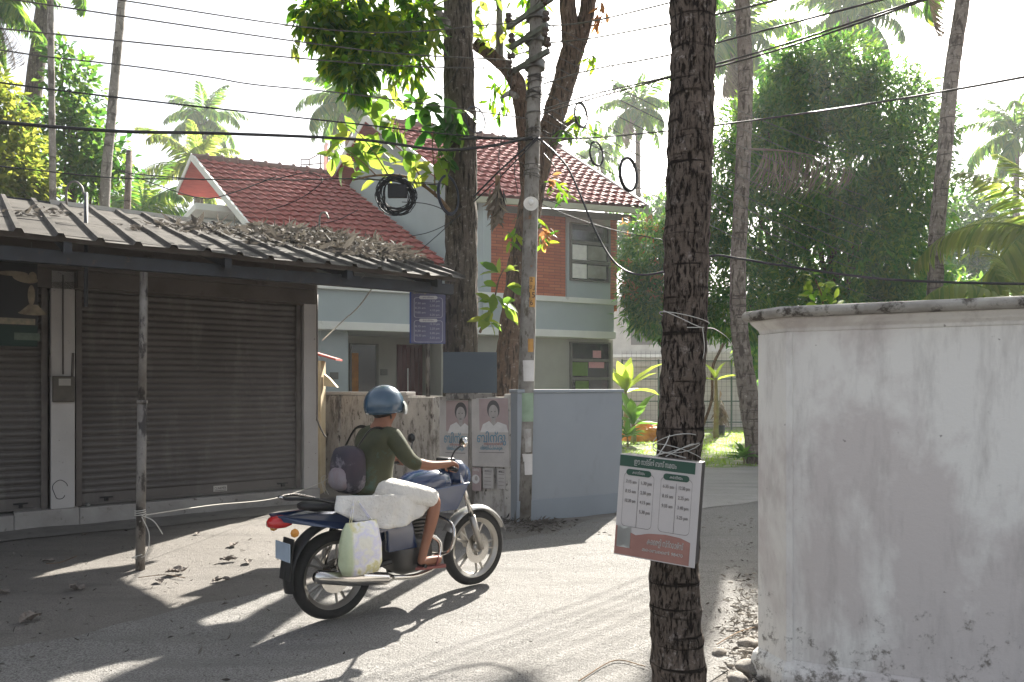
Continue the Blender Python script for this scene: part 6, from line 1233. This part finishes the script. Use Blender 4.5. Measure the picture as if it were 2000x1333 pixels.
loft([(-.125,.12,.09,.06),(-.1,.12,.11,.08),(-.08,.12,.11,.08)], 14, 3).build('pocket', mat('bag_pocket', (.22,.2,.22), (.18,.11,.11), 5), pk_, smooth=True)
for y in (-1, 1): MB().tube(smooth_pts([(.0,y*.08,.33),(.1,y*.10,.46),(.2,y*.11,.46),(.27,y*.12,.36)],5), .014, 6, flat=.4).build('shoulder_strap', blk, pk_)
# ================================================================= LITTER ON THE GROUND
def on_poly(cx_, cy_, sx_, sy_):
    def f():
        px, py = random.gauss(cx_, sx_), random.gauss(cy_, sy_)
        if py < 985 or py > 1400: return None
        p = G(px, py); return (p.x, p.y, gz(p.x, p.y) + .008 + random.random()*.015)
    return f
litter_on(on_poly(1455,1230,26,70), 700, (.015, .06), 'leaf_litter', 'dark leaf litter and rubble along the foot of the white wall')
litter_on(on_poly(1045,1022,34,8), 500, (.03, .1), 'leaf_litter', 'dry leaves gathered at the foot of the pole and blue wall')
litter_on(lambda: (lambda p: (p.x, p.y, gz(p.x,p.y)+.01))(G(random.uniform(-60,700), random.uniform(1020,1330))), 420, (.012,.05), 'leaf_litter', 'sparse small leaf fragments on the sandy ground before the shop')
litter_on(lambda: (lambda p: (p.x, p.y, gz(p.x,p.y)+.01))(G(random.uniform(700,1500), random.uniform(1010,1330))), 160, (.008,.025), 'leaf_litter', 'sparse tiny leaf bits on the road beyond the motorcycle')
def crumple(px, py, s, seed, m):
    p = G(px, py); bm = bmesh.new(); bmesh.ops.create_grid(bm, x_segments=14, y_segments=7, size=.5)
    for v_ in bm.verts:
        x, y = v_.co.x, v_.co.y; wd = max(.08, 1-(2*x)**2*.9); y *= wd*.55
        v_.co = Vector((x, y + .1*mnoise.noise(Vector((x*2,seed,0))), .9*abs(y)**1.2 + .14*mnoise.noise(Vector((x*3, y*5, seed))) + .07*mnoise.noise(Vector((x*9,y*12,seed))) + .10 + .25*x*x))
    me = bpy.data.meshes.new('dry_leaf'); bm.to_mesh(me); bm.free(); me.materials.append(m); o = link(bpy.data.objects.new('dry_leaf', me))
    o.location = (p.x, p.y, gz(p.x, p.y) + .003); o.scale = (s, s, s); o.rotation_euler = (0, 0, seed*1.7); o.modifiers.new('s', 'SOLIDIFY').thickness = .012; return o
GD = 'crumpled dry leaves lying before the shop'; dl = mat('crumpled_leaf', (.22,.19,.165), (.12,.1,.085), 6, rough=.85, bump=.4)
for i, (x, y, s, l) in enumerate(((457,1066,.26,'lone curled dry leaf in sunlight nearest the shutter'),(447,1096,.26,'flat brown dry leaf in the middle of the sunlit patch'),(485,1099,.2,'dark dry leaf just right of the flat brown one'),(345,1118,.3,'large pale crumpled dry leaf right of the awning post'),(312,1133,.18,'small dark dry leaf at the edge of light by the post'),(425,1134,.16,'pale curled dry leaf low in the sunlit patch'),(442,1133,.16,None),(545,1062,.12,'small leaf near the rear of the motorcycle'),(150,1150,.26,'long dry leaf in shade left of the post'),(60,1212,.28,'twisted dry leaf lying in deep shade at lower left'),(6,1160,.2,'dark dry leaf cut by the left picture edge'),(165,1045,.14,'small dark leaf on paving below the pillar'),(95,1096,.18,None),(385,1044,.14,'tiny dark leaf on the shaded paving right of the post'))):
    o = crumple(x, y, s*.62, i+1, dl); tag(o, l or 'small dry leaf fragment lying in front of the shop', 'dry leaf', GD)
for i, (pts, l) in enumerate((([(90,1102),(120,1098),(150,1086)], 'thin dry twig on shaded sand left of the post'), ([(270,1126),(320,1122),(362,1128)], 'thin twig under the pale crumpled leaf'), ([(1130,1330),(1200,1290),(1260,1300)], 'fine twig on the road left of the near trunk'), ([(1400,1262),(1440,1240),(1480,1230)], 'twig among the rubble by the white wall'))):
    P = [Vector((G(*q).x, G(*q).y, gz(G(*q).x, G(*q).y)+.018)) for q in pts]; o = MB().tube(smooth_pts(P, 6), .0035, 5, disp=bark_disp(.001)).build('twig', M['twig']); tag(o, l, 'twig')
stn = mat('stone', (.28,.26,.23), (.16,.145,.13), 6, rough=.95, bump=.6)
for i, (x, y, s, l) in enumerate(((1468,1312,.07,'rounded grey stone against the plinth of the white wall'),(1440,1330,.055,'smaller stone left of the rounded one at bottom edge'),(1462,1262,.05,'pale broken stone between leaf litter and wall'),(1405,1275,.04,'small stone nearest the near trunk'),(1482,1228,.045,'stone furthest up along the wall foot'))):
    bm = bmesh.new(); bmesh.ops.create_icosphere(bm, subdivisions=3, radius=1)
    for v_ in bm.verts: q = v_.co.copy(); f = 1 + .3*mnoise.noise(q*1.3+Vector((i*5,0,0))) + .08*mnoise.noise(q*5); v_.co = Vector((q.x*1.2*f, q.y*f, q.z*.65*f))
    for f_ in bm.faces: f_.smooth = True
    me = bpy.data.meshes.new('stone'); bm.to_mesh(me); bm.free(); me.materials.append(stn); o = link(bpy.data.objects.new('stone', me)); p = G(x, y); o.location = (p.x, p.y, gz(p.x,p.y) + s*.35); o.scale = (s,)*3; o.rotation_euler = (0,0,i*1.3); tag(o, l, 'stone')
bm = bmesh.new(); rr_ = random.Random(3)
for i in range(520):
    px, py = (rr_.gauss(1462, 22), rr_.uniform(1120, 1400)) if i < 360 else (rr_.uniform(980, 1500), rr_.uniform(1010, 1045))
    if px > 1489: px = 1489 - rr_.random()*30
    p = G(px, py); sz = rr_.choice((.004,.006,.009,.016)) * rr_.uniform(.7, 1.4)
    g_ = bmesh.ops.create_icosphere(bm, subdivisions=1, radius=1)
    for v_ in g_['verts']: q = v_.co * (1 + .35*mnoise.noise(v_.co*2 + Vector((i,0,0)))); v_.co = Vector((p.x + q.x*sz*1.3, p.y + q.y*sz, gz(p.x,p.y) + .006 + q.z*sz*.7))
me = bpy.data.meshes.new('rubble'); bm.to_mesh(me); bm.free(); me.materials.append(stn); tag(link(bpy.data.objects.new('rubble', me)), 'small rubble and grit along the white wall and road edge', 'rubble', kind='stuff')
# ================================================================= HAZE
hz = MB().box((-60,-12,-1.2), (75,62,19)).build('haze', [bpy.data.materials.new('haze')]); hz['kind'] = 'stuff'; hz['label'] = 'thin sunlit morning haze in the air'; hz['category'] = 'haze'
hm = hz.data.materials[0]; hm.use_nodes = True; hn = hm.node_tree; hn.nodes.clear(); ho = hn.nodes.new('ShaderNodeOutputMaterial'); pv = hn.nodes.new('ShaderNodeVolumePrincipled')
pv.inputs['Color'].default_value = (.95,.97,1,1); pv.inputs['Density'].default_value = HAZE; pv.inputs['Anisotropy'].default_value = .3; hn.links.new(pv.outputs[0], ho.inputs['Volume'])
